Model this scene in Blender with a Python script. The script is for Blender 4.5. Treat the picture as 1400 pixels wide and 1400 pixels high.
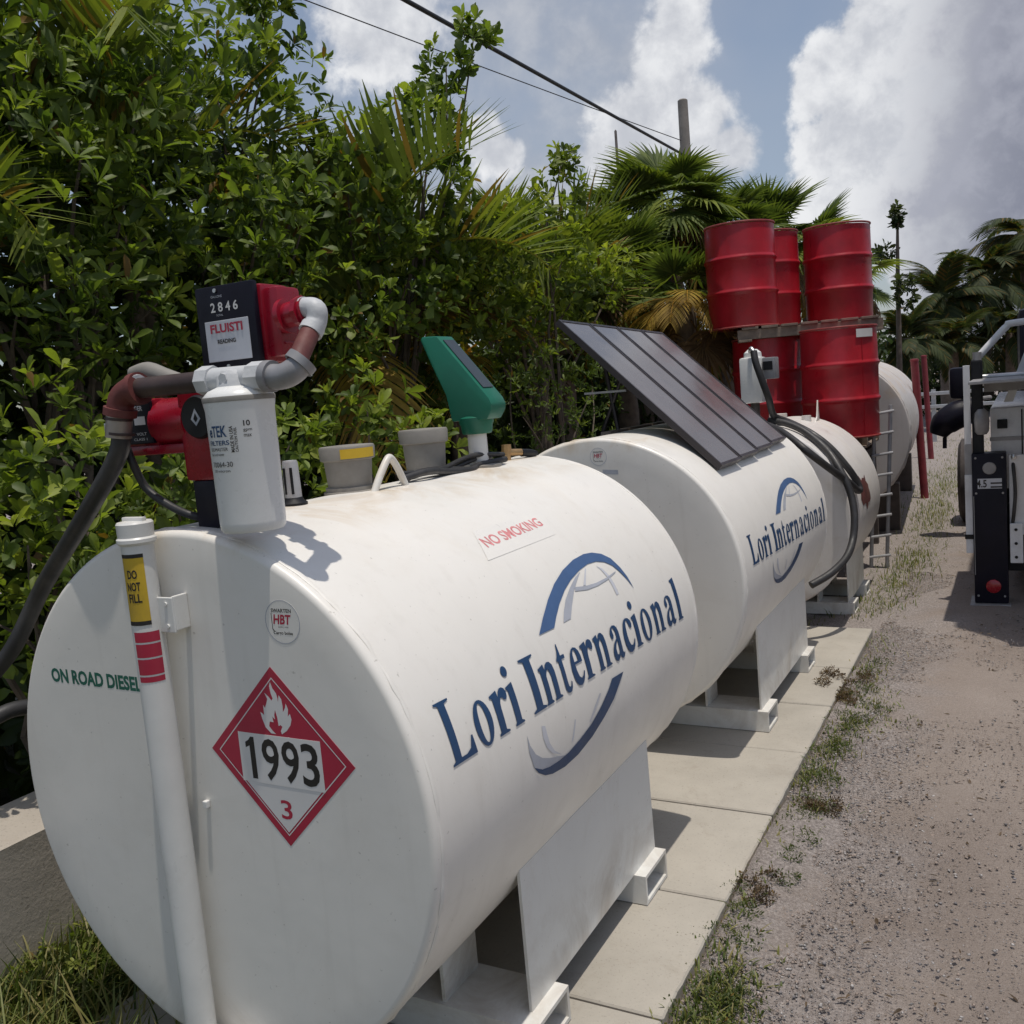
import bpy, bmesh, math, random
import numpy as np
from mathutils import Vector, Matrix
from mathutils.geometry import tessellate_polygon

for o in list(bpy.data.objects):
    bpy.data.objects.remove(o)
scene = bpy.context.scene
COL = scene.collection
RNG = np.random.default_rng(7)
random.seed(7)

# ------------------------------------------------------------------ camera
cam_d = bpy.data.cameras.new('camera')
cam = bpy.data.objects.new('camera', cam_d)
COL.objects.link(cam)
cam_d.sensor_width = 36.0
cam_d.sensor_fit = 'HORIZONTAL'
cam_d.lens = 36.0 * 1294.0 / 1400.0
cam_d.clip_start = 0.05
cam_d.clip_end = 2000.0
cR = Vector((0.87955613, 0.46847627, -0.08313237))
cU = Vector((0.01545306, 0.14650371, 0.98908941))
cF = Vector((-0.47554412, 0.87124431, -0.12161884))
M = Matrix.Identity(4)
for i in range(3):
    M[i][0] = cR[i]; M[i][1] = cU[i]; M[i][2] = -cF[i]
M[0][3], M[1][3], M[2][3] = 1.6056, -1.4098, 1.5819
cam.matrix_world = M
scene.camera = cam

# ------------------------------------------------------------------ sun, sky, exposure
SUN = Vector((0.122, -0.075, 1.0)).normalized()
sun_d = bpy.data.lights.new('sun', 'SUN')
sun_d.energy = 3.0
sun_d.angle = math.radians(0.6)
sun_d.color = (1.0, 0.94, 0.85)
sun = bpy.data.objects.new('sun', sun_d)
COL.objects.link(sun)
sun.rotation_euler = SUN.to_track_quat('Z', 'Y').to_euler()
sun.location = SUN * 30

world = bpy.data.worlds.new('World')
scene.world = world
world.use_nodes = True
scene.view_settings.view_transform = 'Standard'
scene.view_settings.look = 'None'
scene.view_settings.gamma = 1.0
scene.view_settings.use_curve_mapping = False
scene.view_settings.exposure = 0.0


def build_world():
    nt = world.node_tree
    nt.nodes.clear()
    N, L = nt.nodes.new, nt.links.new
    out = N('ShaderNodeOutputWorld')
    bg = N('ShaderNodeBackground')
    bg.inputs['Strength'].default_value = 0.105
    sky = N('ShaderNodeTexSky')
    sky.sky_type = 'NISHITA'
    sky.sun_disc = False
    sky.sun_elevation = math.asin(SUN.z)
    sky.sun_rotation = math.atan2(SUN.x, SUN.y)
    sky.air_density = 1.0
    sky.dust_density = 1.6
    sky.ozone_density = 1.0
    tc = N('ShaderNodeTexCoord')

    def math_(op, a, b=None, c=None):
        n = N('ShaderNodeMath'); n.operation = op
        for i, v in enumerate((a, b, c)):
            if v is None: continue
            if isinstance(v, (int, float)): n.inputs[i].default_value = v
            else: L(v, n.inputs[i])
        return n.outputs[0]

    def vmath(op, a, b=None):
        n = N('ShaderNodeVectorMath'); n.operation = op
        for i, v in enumerate((a, b)):
            if v is None: continue
            if isinstance(v, (tuple, list)): n.inputs[i].default_value = v
            else: L(v, n.inputs[i])
        return n

    def noise(vec, scale, detail, rough, dist=0.0):
        n = N('ShaderNodeTexNoise'); n.inputs['Scale'].default_value = scale
        n.inputs['Detail'].default_value = detail; n.inputs['Roughness'].default_value = rough
        n.inputs['Distortion'].default_value = dist
        L(vec, n.inputs['Vector'])
        return n.outputs['Fac']

    def smooth(x, a, b):
        n = N('ShaderNodeMapRange'); n.interpolation_type = 'SMOOTHSTEP'
        L(x, n.inputs['Value'])
        n.inputs['From Min'].default_value = a; n.inputs['From Max'].default_value = b
        return n.outputs['Result']

    d = vmath('NORMALIZE', tc.outputs['Generated']).outputs['Vector']
    n1 = noise(d, 11.0, 9.0, 0.55)
    n2 = noise(vmath('ADD', d, (3.1, 1.7, 0.4)).outputs['Vector'], 30.0, 9.0, 0.60, 0.2)
    n3 = noise(vmath('ADD', d, (7.0, 2.0, 5.0)).outputs['Vector'], 2.2, 5.0, 0.5)
    billow = math_('ADD', math_('MULTIPLY', math_('SUBTRACT', n1, 0.5), 1.5),
                   math_('MULTIPLY', math_('SUBTRACT', n2, 0.5), 0.9))

    def bank(blobs):
        acc = None
        for (v, r) in blobs:
            dist = vmath('DISTANCE', d, Vector(v).normalized()[:]).outputs['Value']
            f = math_('SUBTRACT', 1.0, math_('DIVIDE', dist, r))
            acc = f if acc is None else math_('SMOOTH_MAX', acc, f, 0.12)
        return math_('ADD', acc, billow)

    near = bank(CLOUD_A)      # heavy grey-bottomed bank
    cum = bank(CLOUD_B)       # bright cumulus towers
    # scattered fair-weather clouds all round the sky
    gen = math_('ADD', math_('MULTIPLY', math_('SUBTRACT', n3, 0.58), 2.6), math_('MULTIPLY', billow, 0.35))
    cov_a = smooth(near, -0.02, 0.24)
    cov_b = smooth(cum, -0.05, 0.36)
    cov_g = math_('MULTIPLY', smooth(gen, 0.0, 0.5), 0.75)
    lump = smooth(math_('ADD', math_('MULTIPLY', n1, 0.6), math_('MULTIPLY', n2, 0.4)), 0.38, 0.62)

    def mix(f, a, b):
        n = N('ShaderNodeMix'); n.data_type = 'RGBA'; n.clamp_factor = True
        if isinstance(f, float): n.inputs[0].default_value = f
        else: L(f, n.inputs[0])
        for k, v in ((6, a), (7, b)):
            if isinstance(v, tuple): n.inputs[k].default_value = (*v, 1)
            else: L(v, n.inputs[k])
        return n.outputs[2]

    grey = mix(lump, (2.3, 2.45, 3.1), (3.7, 3.85, 4.5))
    bright = mix(lump, (5.2, 5.4, 5.9), (8.0, 8.1, 8.3))
    # the bank is sunlit on its near flank and shades to grey through its depth
    sp = N('ShaderNodeSeparateXYZ'); L(d, sp.inputs[0])
    depth = math_('ADD', math_('MULTIPLY_ADD', sp.outputs['X'], 6.0, 0.85), math_('MULTIPLY', billow, 0.95))
    depth = math_('SUBTRACT', depth, math_('MULTIPLY_ADD', sp.outputs['Z'], 1.1, -0.22))
    col_a = mix(smooth(depth, 0.15, 0.75), bright, grey)
    col_b = bright
    # thin high veil
    veil = math_('MULTIPLY', smooth(n3, 0.25, 0.80), 0.6)
    c = mix(veil, sky.outputs['Color'], (4.4, 4.65, 5.2))
    c = mix(cov_g, c, mix(lump, (3.6, 3.8, 4.3), (5.6, 5.7, 6.0)))
    c = mix(cov_b, c, col_b)
    c = mix(cov_a, c, col_a)
    L(c, bg.inputs['Color'])
    L(bg.outputs[0], out.inputs['Surface'])


# cloud directions (unit vectors from the yard towards the clouds), angular sizes
CLOUD_A = [((-0.034, 0.97, 0.24), 0.131), ((-0.113, 0.971, 0.213), 0.077), ((-0.141, 0.955, 0.261), 0.048), ((-0.139, 0.977, 0.159), 0.058), ((-0.098, 0.985, 0.14), 0.07), ((-0.099, 0.952, 0.291), 0.054), ((-0.031, 0.992, 0.124), 0.073), ((0.033, 0.984, 0.174), 0.201), ((0.109, 0.966, 0.236), 0.232), ((0.015, 0.998, 0.066), 0.054)]
CLOUD_B = [((-0.275, 0.929, 0.247), 0.048), ((-0.325, 0.913, 0.247), 0.053), ((-0.282, 0.907, 0.313), 0.04), ((-0.243, 0.946, 0.217), 0.032), ((-0.356, 0.907, 0.224), 0.035), ((-0.459, 0.853, 0.248), 0.032), ((-0.296, 0.912, 0.285), 0.039), ((-0.446, 0.863, 0.237), 0.024), ((-0.271, 0.9, 0.341), 0.031), ((-0.52, 0.78, 0.36), 0.07)]
build_world()

# ------------------------------------------------------------------ helpers
def world_loc(o):
    v = Vector((0, 0, 0))
    while o is not None:
        v = v + o.location
        o = o.parent
    return v


def tag(o, label=None, cat=None, group=None, kind=None):
    if label: o['label'] = label
    if cat: o['category'] = cat
    if group: o['group'] = group
    if kind: o['kind'] = kind
    return o


def thing(name, loc, label, cat, group=None):
    o = bpy.data.objects.new(name, None)
    o.empty_display_size = 0.1
    o.location = loc
    COL.objects.link(o)
    return tag(o, label, cat, group)


def finish(me, mat, smooth):
    if mat is not None:
        me.materials.append(mat)
    if smooth:
        me.shade_smooth()
        me.set_sharp_from_angle(angle=math.radians(smooth if smooth > 1 else 35))
    me.update()


class MB:
    """collects shapes given in world coordinates; build() links them as one mesh object"""
    def __init__(self):
        self.bm = bmesh.new()

    def faces(self, verts, faces):
        vs = [self.bm.verts.new(v) for v in verts]
        for f in faces:
            try: self.bm.faces.new([vs[i] for i in f])
            except ValueError: pass
        return vs

    def box(self, c, s, bev=0.0, rot=None):
        x, y, z = s[0] / 2, s[1] / 2, s[2] / 2
        m = Matrix.Translation(c)
        if rot is not None: m = m @ rot.to_4x4()
        t = bmesh.new()
        bmesh.ops.create_cube(t, size=1.0)
        for v in t.verts: v.co = Vector((v.co.x * 2 * x, v.co.y * 2 * y, v.co.z * 2 * z))
        if bev > 0:
            bmesh.ops.bevel(t, geom=t.edges[:], offset=bev, segments=2, affect='EDGES', profile=0.6)
        self.merge(t, m)
        return self

    def span(self, a, b, bev=0.0):
        c = [(a[i] + b[i]) / 2 for i in range(3)]
        return self.box(c, [abs(b[i] - a[i]) for i in range(3)], bev)

    def merge(self, t, m=None):
        if m is not None: t.transform(m)
        me = bpy.data.meshes.new('tmp'); t.to_mesh(me); t.free()
        self.bm.from_mesh(me); bpy.data.meshes.remove(me)

    def lathe(self, prof, origin=(0, 0, 0), axis='Z', n=24, cap=True):
        """prof: list of (t along axis, r)"""
        rings = []
        o = Vector(origin)
        def pt(t, r, a):
            c, s = math.cos(a) * r, math.sin(a) * r
            if axis == 'Z': return o + Vector((c, s, t))
            if axis == 'Y': return o + Vector((c, t, s))
            if axis == 'X': return o + Vector((t, c, s))
            ex, ey, ez = axis
            return o + ex * c + ey * s + ez * t
        for (t, r) in prof:
            rings.append([self.bm.verts.new(pt(t, max(r, 1e-5), 2 * math.pi * k / n)) for k in range(n)])
        flip = axis == 'Y'
        for a, b in zip(rings, rings[1:]):
            for k in range(n):
                q = [a[k], a[(k + 1) % n], b[(k + 1) % n], b[k]]
                self.bm.faces.new(q[::-1] if flip else q)
        if cap:
            for r_, rev in ((rings[0], True), (rings[-1], False)):
                q = r_[::-1] if rev != flip else r_
                self.bm.faces.new(q)
        return self

    def rod(self, a, b, r, n=12, r2=None):
        a, b = Vector(a), Vector(b)
        ez = (b - a); l = ez.length
        if l < 1e-6: return self
        ez.normalize()
        ex = ez.orthogonal().normalized(); ey = ez.cross(ex)
        return self.lathe([(0, r), (l, r if r2 is None else r2)], a, (ex, ey, ez), n)

    def tube(self, pts, r, n=10, smooth=0, radii=None):
        pts = [Vector(q) for q in pts]
        if smooth: 
            pts, radii = spline(pts, smooth, radii)
        rings = []
        T = []
        for i in range(len(pts)):
            t = pts[min(i + 1, len(pts) - 1)] - pts[max(i - 1, 0)]
            T.append(t.normalized())
        ex = T[0].orthogonal().normalized()
        for i, q in enumerate(pts):
            ex = (ex - T[i] * ex.dot(T[i])).normalized()
            ey = T[i].cross(ex)
            rr = radii[i] if radii else r
            rings.append([self.bm.verts.new(q + (ex * math.cos(2 * math.pi * k / n) + ey * math.sin(2 * math.pi * k / n)) * rr) for k in range(n)])
        for a, b in zip(rings, rings[1:]):
            for k in range(n):
                self.bm.faces.new([a[k], a[(k + 1) % n], b[(k + 1) % n], b[k]])
        self.bm.faces.new(rings[0][::-1]); self.bm.faces.new(rings[-1])
        return self

    def prism(self, poly, mapf, t):
        """poly (a,b) outline extruded; mapf(a,b,h) -> point for h in (0,t)"""
        n = len(poly)
        lo = [self.bm.verts.new(mapf(a, b, 0)) for a, b in poly]
        hi = [self.bm.verts.new(mapf(a, b, t)) for a, b in poly]
        self.bm.faces.new(lo[::-1]); self.bm.faces.new(hi)
        for i in range(n):
            j = (i + 1) % n
            self.bm.faces.new([lo[i], lo[j], hi[j], hi[i]])
        return self

    def build(self, name, mat, parent=None, smooth=0, bevel=0.0, fix=True):
        if fix: bmesh.ops.recalc_face_normals(self.bm, faces=self.bm.faces[:])
        off = world_loc(parent)
        if bevel > 0:
            es = [e for e in self.bm.edges if len(e.link_faces) == 2 and e.calc_face_angle(0) > 0.6]
            bmesh.ops.bevel(self.bm, geom=es, offset=bevel, segments=2, affect='EDGES', profile=0.6)
        for v in self.bm.verts: v.co -= off
        me = bpy.data.meshes.new(name)
        self.bm.to_mesh(me); self.bm.free()
        finish(me, mat, smooth)
        o = bpy.data.objects.new(name, me)
        COL.objects.link(o)
        o.parent = parent
        return o


def spline(pts, sub, radii=None):
    out, ro = [], []
    P = [pts[0]] + list(pts) + [pts[-1]]
    Rr = None if radii is None else [radii[0]] + list(radii) + [radii[-1]]
    for i in range(1, len(P) - 2):
        for k in range(sub):
            t = k / sub
            a, b, c, d = P[i - 1], P[i], P[i + 1], P[i + 2]
            out.append(0.5 * ((2 * b) + (c - a) * t + (2 * a - 5 * b + 4 * c - d) * t * t + (3 * b - a - 3 * c + d) * t ** 3))
            if Rr: ro.append(Rr[i] * (1 - t) + Rr[i + 1] * t)
    out.append(P[-2])
    if Rr: ro.append(Rr[-2])
    return out, (ro if Rr else None)


def np_mesh(name, V, loops, sizes, mat, parent=None, cols=None, smooth=False):
    me = bpy.data.meshes.new(name)
    V = np.asarray(V, np.float32)
    off = np.array(world_loc(parent)[:], np.float32)
    V = V - off
    me.vertices.add(len(V)); me.vertices.foreach_set('co', V.ravel())
    loops = np.asarray(loops, np.int32).ravel(); sizes = np.asarray(sizes, np.int32)
    me.loops.add(len(loops)); me.loops.foreach_set('vertex_index', loops)
    me.polygons.add(len(sizes))
    starts = np.concatenate(([0], np.cumsum(sizes)[:-1])).astype(np.int32)
    me.polygons.foreach_set('loop_start', starts)
    me.update(calc_edges=True)
    if cols is not None:
        at = me.attributes.new('tint', 'FLOAT_COLOR', 'POINT')
        c = np.ones((len(V), 4), np.float32); c[:, :3] = cols
        at.data.foreach_set('color', c.ravel())
    if mat: me.materials.append(mat)
    if smooth: me.shade_smooth()
    me.validate()
    o = bpy.data.objects.new(name, me)
    COL.objects.link(o); o.parent = parent
    return o


def copy_tree(o, parent=None):
    c = o.copy(); COL.objects.link(c); c.parent = parent
    for ch in list(o.children): copy_tree(ch, c)
    return c


# ------------------------------------------------------------------ materials
def mat_new(name):
    m = bpy.data.materials.new(name); m.use_nodes = True
    nt = m.node_tree
    b = nt.nodes['Principled BSDF']
    return m, nt, b


def set_in(b, **k):
    names = dict(color='Base Color', rough='Roughness', metal='Metallic', spec='Specular IOR Level', coat='Coat Weight', crough='Coat Roughness')
    for kk, v in k.items():
        s = b.inputs[names[kk]]
        s.default_value = (*v, 1) if isinstance(v, tuple) else v


def node_noise(nt, scale, detail=4, rough=0.55, coord='Object', stretch=None, dist=0.0):
    tc = nt.nodes.new('ShaderNodeTexCoord')
    n = nt.nodes.new('ShaderNodeTexNoise')
    n.inputs['Scale'].default_value = scale; n.inputs['Detail'].default_value = detail
    n.inputs['Roughness'].default_value = rough; n.inputs['Distortion'].default_value = dist
    if stretch:
        mp = nt.nodes.new('ShaderNodeMapping'); mp.inputs['Scale'].default_value = stretch
        nt.links.new(tc.outputs[coord], mp.inputs['Vector']); nt.links.new(mp.outputs[0], n.inputs['Vector'])
    else:
        nt.links.new(tc.outputs[coord], n.inputs['Vector'])
    return n.outputs['Fac']


def node_ramp(nt, fac, stops):
    r = nt.nodes.new('ShaderNodeValToRGB')
    while len(r.color_ramp.elements) < len(stops): r.color_ramp.elements.new(0.5)
    for e, (p, c) in zip(r.color_ramp.elements, stops):
        e.position = p
        e.color = (*c, 1) if isinstance(c, tuple) else (c, c, c, 1)
    nt.links.new(fac, r.inputs[0])
    return r.outputs['Color']


def node_mix(nt, fac, a, b, mode='MIX'):
    n = nt.nodes.new('ShaderNodeMix'); n.data_type = 'RGBA'; n.blend_type = mode
    if isinstance(fac, float): n.inputs[0].default_value = fac
    else: nt.links.new(fac, n.inputs[0])
    for k, v in ((6, a), (7, b)):
        if isinstance(v, tuple): n.inputs[k].default_value = (*v, 1)
        else: nt.links.new(v, n.inputs[k])
    return n.outputs[2]


def node_bump(nt, b, h, strength=0.2, dist=0.01):
    n = nt.nodes.new('ShaderNodeBump'); n.inputs['Strength'].default_value = strength
    n.inputs['Distance'].default_value = dist
    nt.links.new(h, n.inputs['Height']); nt.links.new(n.outputs[0], b.inputs['Normal'])


def simple(name, color, rough=0.5, metal=0.0, spec=0.5, var=0.12, scale=9.0, bump=0.0, dirt=None, coat=0.0):
    """plain paint, rubber, plastic or metal with grain, wear and optional dirt patches"""
    m, nt, b = mat_new(name)
    set_in(b, color=color, rough=rough, metal=metal, spec=spec, coat=coat)
    f = node_noise(nt, scale, 6, 0.6)
    lo = tuple(c * (1 - var) for c in color); hi = tuple(min(1, c * (1 + var)) for c in color)
    c = node_ramp(nt, f, [(0.3, lo), (0.7, hi)])
    if dirt:
        g = node_noise(nt, scale * 0.35, 8, 0.68)
        c = node_mix(nt, node_ramp(nt, g, [(0.52, 0.0), (0.75, dirt[1])]), c, dirt[0])
    nt.links.new(c, b.inputs['Base Color'])
    g2 = node_noise(nt, scale * 2.3, 5, 0.6)
    r = node_ramp(nt, g2, [(0.3, max(0, rough - 0.1)), (0.7, min(1, rough + 0.12))])
    nt.links.new(r, b.inputs['Roughness'])
    if bump: node_bump(nt, b, node_noise(nt, scale * 8, 5, 0.6), bump, 0.004)
    return m


def tank_paint(name, base=(0.81, 0.78, 0.725), grime=0.20, rust=0.0):
    m, nt, b = mat_new(name)
    set_in(b, rough=0.36, spec=0.45)
    f = node_noise(nt, 3.0, 8, 0.62)
    c = node_ramp(nt, f, [(0.3, tuple(v * 0.95 for v in base)), (0.65, base)])
    # yellowish settled dust in soft patches and fine specks
    g = node_noise(nt, 5.0, 10, 0.7, dist=0.6)
    c = node_mix(nt, node_ramp(nt, g, [(0.50, 0.0), (0.78, grime)]), c, (0.56, 0.50, 0.41))
    # rain streaks running down the sides (stretched along z)
    s = node_noise(nt, 9.0, 6, 0.6, stretch=(2.2, 2.2, 0.18))
    c = node_mix(nt, node_ramp(nt, s, [(0.55, 0.0), (0.80, 0.22 * (0.5 + grime))]), c, (0.42, 0.38, 0.33))
    sp = node_noise(nt, 85.0, 3, 0.5)
    c = node_mix(nt, node_ramp(nt, sp, [(0.70, 0.0), (0.76, 0.45)]), c, (0.30, 0.27, 0.23))
    if rust > 0:
        r_ = node_noise(nt, 7.0, 9, 0.7)
        c = node_mix(nt, node_ramp(nt, r_, [(0.62, 0.0), (0.72, rust)]), c, (0.22, 0.09, 0.045))
    # tan dust and fuel film that has dried along the crown round the fittings, brown light bounced off the ground painted along the belly
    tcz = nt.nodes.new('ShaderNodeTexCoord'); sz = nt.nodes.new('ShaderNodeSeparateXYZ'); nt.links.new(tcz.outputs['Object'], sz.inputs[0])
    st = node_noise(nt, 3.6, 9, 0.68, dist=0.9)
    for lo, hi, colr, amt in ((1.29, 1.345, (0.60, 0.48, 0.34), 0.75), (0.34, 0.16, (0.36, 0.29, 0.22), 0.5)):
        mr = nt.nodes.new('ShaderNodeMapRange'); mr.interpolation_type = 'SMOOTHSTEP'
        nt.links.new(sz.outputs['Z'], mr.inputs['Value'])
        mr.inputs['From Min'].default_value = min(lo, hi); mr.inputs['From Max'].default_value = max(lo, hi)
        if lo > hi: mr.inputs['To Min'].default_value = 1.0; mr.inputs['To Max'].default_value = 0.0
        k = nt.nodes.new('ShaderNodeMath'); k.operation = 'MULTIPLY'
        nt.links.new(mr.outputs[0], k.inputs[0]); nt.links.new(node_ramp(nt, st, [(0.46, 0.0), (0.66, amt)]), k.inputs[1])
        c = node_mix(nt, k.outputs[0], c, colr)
    nt.links.new(c, b.inputs['Base Color'])
    nt.links.new(node_ramp(nt, g, [(0.35, 0.28), (0.75, 0.55)]), b.inputs['Roughness'])
    bn = node_noise(nt, 14.0, 3, 0.5)
    node_bump(nt, b, bn, 0.045, 0.012)
    return m


MAT = {}
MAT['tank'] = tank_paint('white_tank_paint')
MAT['tank_old'] = tank_paint('weathered_tank_paint', (0.74, 0.71, 0.68), 0.6, 0.25)
MAT['tank_far'] = tank_paint('dusty_grey_tank_paint', (0.66, 0.63, 0.62), 0.5, 0.1)
MAT['stand'] = tank_paint('white_stand_paint', (0.76, 0.75, 0.71), 0.45)
MAT['pvc'] = simple('white_pipe_paint', (0.74, 0.73, 0.70), 0.35, var=0.05, dirt=((0.42, 0.36, 0.28), 0.4))
MAT['filter'] = simple('white_filter_can', (0.76, 0.76, 0.74), 0.3, var=0.04, dirt=((0.45, 0.42, 0.36), 0.25))
MAT['red'] = simple('red_pump_paint', (0.27, 0.006, 0.020), 0.3, var=0.2, dirt=((0.10, 0.03, 0.03), 0.5))
MAT['black'] = simple('black_plastic', (0.010, 0.010, 0.012), 0.5, spec=0.3, var=0.25)
MAT['navy_black'] = simple('navy_black_panel', (0.007, 0.006, 0.014), 0.45, var=0.2, spec=0.25)
MAT['rubber'] = simple('black_hose_rubber', (0.028, 0.027, 0.028), 0.5, var=0.3, dirt=((0.11, 0.10, 0.09), 0.6), bump=0.15)
MAT['galv'] = simple('grey_cast_fitting', (0.27, 0.27, 0.28), 0.55, metal=0.25, var=0.2, dirt=((0.20, 0.17, 0.15), 0.5))
MAT['tape'] = simple('white_thread_tape', (0.52, 0.53, 0.54), 0.55, var=0.08, bump=0.3)
MAT['rust_pipe'] = simple('rusty_brown_pipe', (0.105, 0.026, 0.022), 0.62, var=0.35, dirt=((0.20, 0.12, 0.08), 0.6), bump=0.2)
MAT['dark_pipe'] = simple('dark_brown_pipe', (0.055, 0.036, 0.033), 0.5, metal=0.2, var=0.3, dirt=((0.16, 0.11, 0.09), 0.5))
MAT['clamp'] = simple('hose_clamp_steel', (0.34, 0.29, 0.25), 0.45, metal=0.5, var=0.2)
MAT['cap_grey'] = simple('grey_vent_cap', (0.25, 0.235, 0.21), 0.6, var=0.15, dirt=((0.14, 0.11, 0.085), 0.6), bump=0.15)
MAT['yellow'] = simple('yellow_sticker', (0.60, 0.40, 0.025), 0.5, var=0.12, dirt=((0.25, 0.16, 0.06), 0.6))
MAT['white_print'] = simple('white_print', (0.72, 0.70, 0.68), 0.45, var=0.04)
MAT['red_print'] = simple('red_print', (0.42, 0.022, 0.055), 0.45, var=0.08)
MAT['pale_red_print'] = simple('faded_red_print', (0.66, 0.25, 0.25), 0.5, var=0.25, scale=60)
MAT['black_print'] = simple('black_print', (0.018, 0.016, 0.016), 0.5, var=0.1)
MAT['grey_print'] = simple('grey_print', (0.40, 0.42, 0.47), 0.45, var=0.12)
MAT['pale_print'] = simple('pale_grey_print', (0.56, 0.57, 0.61), 0.45, var=0.1)
MAT['green_print'] = simple('green_print', (0.010, 0.125, 0.085), 0.5, var=0.15)
MAT['navy_print'] = simple('navy_print', (0.010, 0.050, 0.135), 0.4, var=0.1)
MAT['blue_print'] = simple('steel_blue_print', (0.055, 0.115, 0.25), 0.4, var=0.12)
MAT['clear_film'] = simple('clear_sticker_film', (0.785, 0.757, 0.705), 0.34, var=0.03)
MAT['green'] = simple('green_plastic', (0.008, 0.135, 0.082), 0.38, var=0.12, dirt=((0.03, 0.16, 0.11), 0.4))
MAT['green_glass'] = simple('dark_grey_cell', (0.035, 0.045, 0.05), 0.15, var=0.15)
MAT['brass'] = simple('brass_valve', (0.42, 0.27, 0.13), 0.4, metal=0.7, var=0.2)
MAT['steel'] = simple('silver_steel', (0.55, 0.55, 0.55), 0.35, metal=0.8, var=0.1)
MAT['frame'] = simple('dark_panel_frame', (0.038, 0.032, 0.034), 0.4, metal=0.3, var=0.2)
MAT['drum'] = simple('red_drum_paint', (0.38, 0.010, 0.020), 0.36, var=0.22, scale=4, dirt=((0.12, 0.02, 0.02), 0.6), bump=0.05)
MAT['drum_rim'] = simple('worn_red_drum_rim', (0.30, 0.05, 0.045), 0.5, var=0.3, scale=12, dirt=((0.22, 0.12, 0.09), 0.8))
MAT['wood'] = simple('grey_pallet_wood', (0.24, 0.19, 0.15), 0.85, var=0.3, scale=14, dirt=((0.12, 0.08, 0.06), 0.5), bump=0.3)
MAT['rack'] = simple('dark_rack_steel', (0.10, 0.085, 0.08), 0.55, metal=0.3, var=0.3)
MAT['ladder'] = simple('dull_grey_steel', (0.42, 0.42, 0.43), 0.5, metal=0.3, var=0.2)
MAT['post_red'] = simple('faded_red_post', (0.20, 0.022, 0.03), 0.55, var=0.3, dirt=((0.14, 0.03, 0.02), 0.6))
MAT['truck_white'] = simple('white_truck_paint', (0.70, 0.70, 0.71), 0.3, var=0.05, dirt=((0.40, 0.36, 0.33), 0.4), coat=0.3)
MAT['truck_grey'] = simple('grey_truck_metal', (0.32, 0.31, 0.31), 0.5, metal=0.3, var=0.2)
MAT['tyre'] = simple('dusty_tyre', (0.06, 0.05, 0.048), 0.85, var=0.3, bump=0.3)
MAT['glass'] = simple('dark_glass', (0.01, 0.011, 0.014), 0.06, var=0.1, spec=0.7)
MAT['reflector'] = simple('red_reflector', (0.32, 0.008, 0.016), 0.2, var=0.1, coat=0.5)
MAT['timber_pole'] = simple('grey_timber_pole', (0.26, 0.235, 0.21), 0.8, var=0.2, scale=6, bump=0.2)
MAT['cable'] = simple('black_cable', (0.022, 0.022, 0.024), 0.6, var=0.2)
MAT['rail'] = simple('galvanised_guardrail', (0.52, 0.53, 0.54), 0.45, metal=0.5, var=0.1)


def concrete_mat(name, base, speck=0.5, bump=0.25):
    m, nt, b = mat_new(name)
    set_in(b, rough=0.85, spec=0.25)
    f = node_noise(nt, 2.2, 8, 0.65)
    c = node_ramp(nt, f, [(0.30, tuple(v * 0.84 for v in base)), (0.55, base), (0.75, tuple(v * 1.1 for v in base))])
    g = node_noise(nt, 6.5, 10, 0.72, dist=0.8)
    c = node_mix(nt, node_ramp(nt, g, [(0.55, 0.0), (0.80, 0.5)]), c, (0.23, 0.19, 0.145))
    s = node_noise(nt, 120.0, 3, 0.6)
    c = node_mix(nt, node_ramp(nt, s, [(0.60, 0.0), (0.72, speck)]), c, (0.16, 0.14, 0.12))
    nt.links.new(c, b.inputs['Base Color'])
    node_bump(nt, b, node_noise(nt, 60.0, 8, 0.7), bump, 0.006)
    return m


MAT['concrete'] = concrete_mat('pale_concrete', (0.41, 0.378, 0.325))
MAT['wall'] = concrete_mat('weathered_wall_concrete', (0.42, 0.375, 0.32), 0.6, 0.4)
MAT['joint'] = concrete_mat('dark_joint_dirt', (0.13, 0.10, 0.08))


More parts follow.
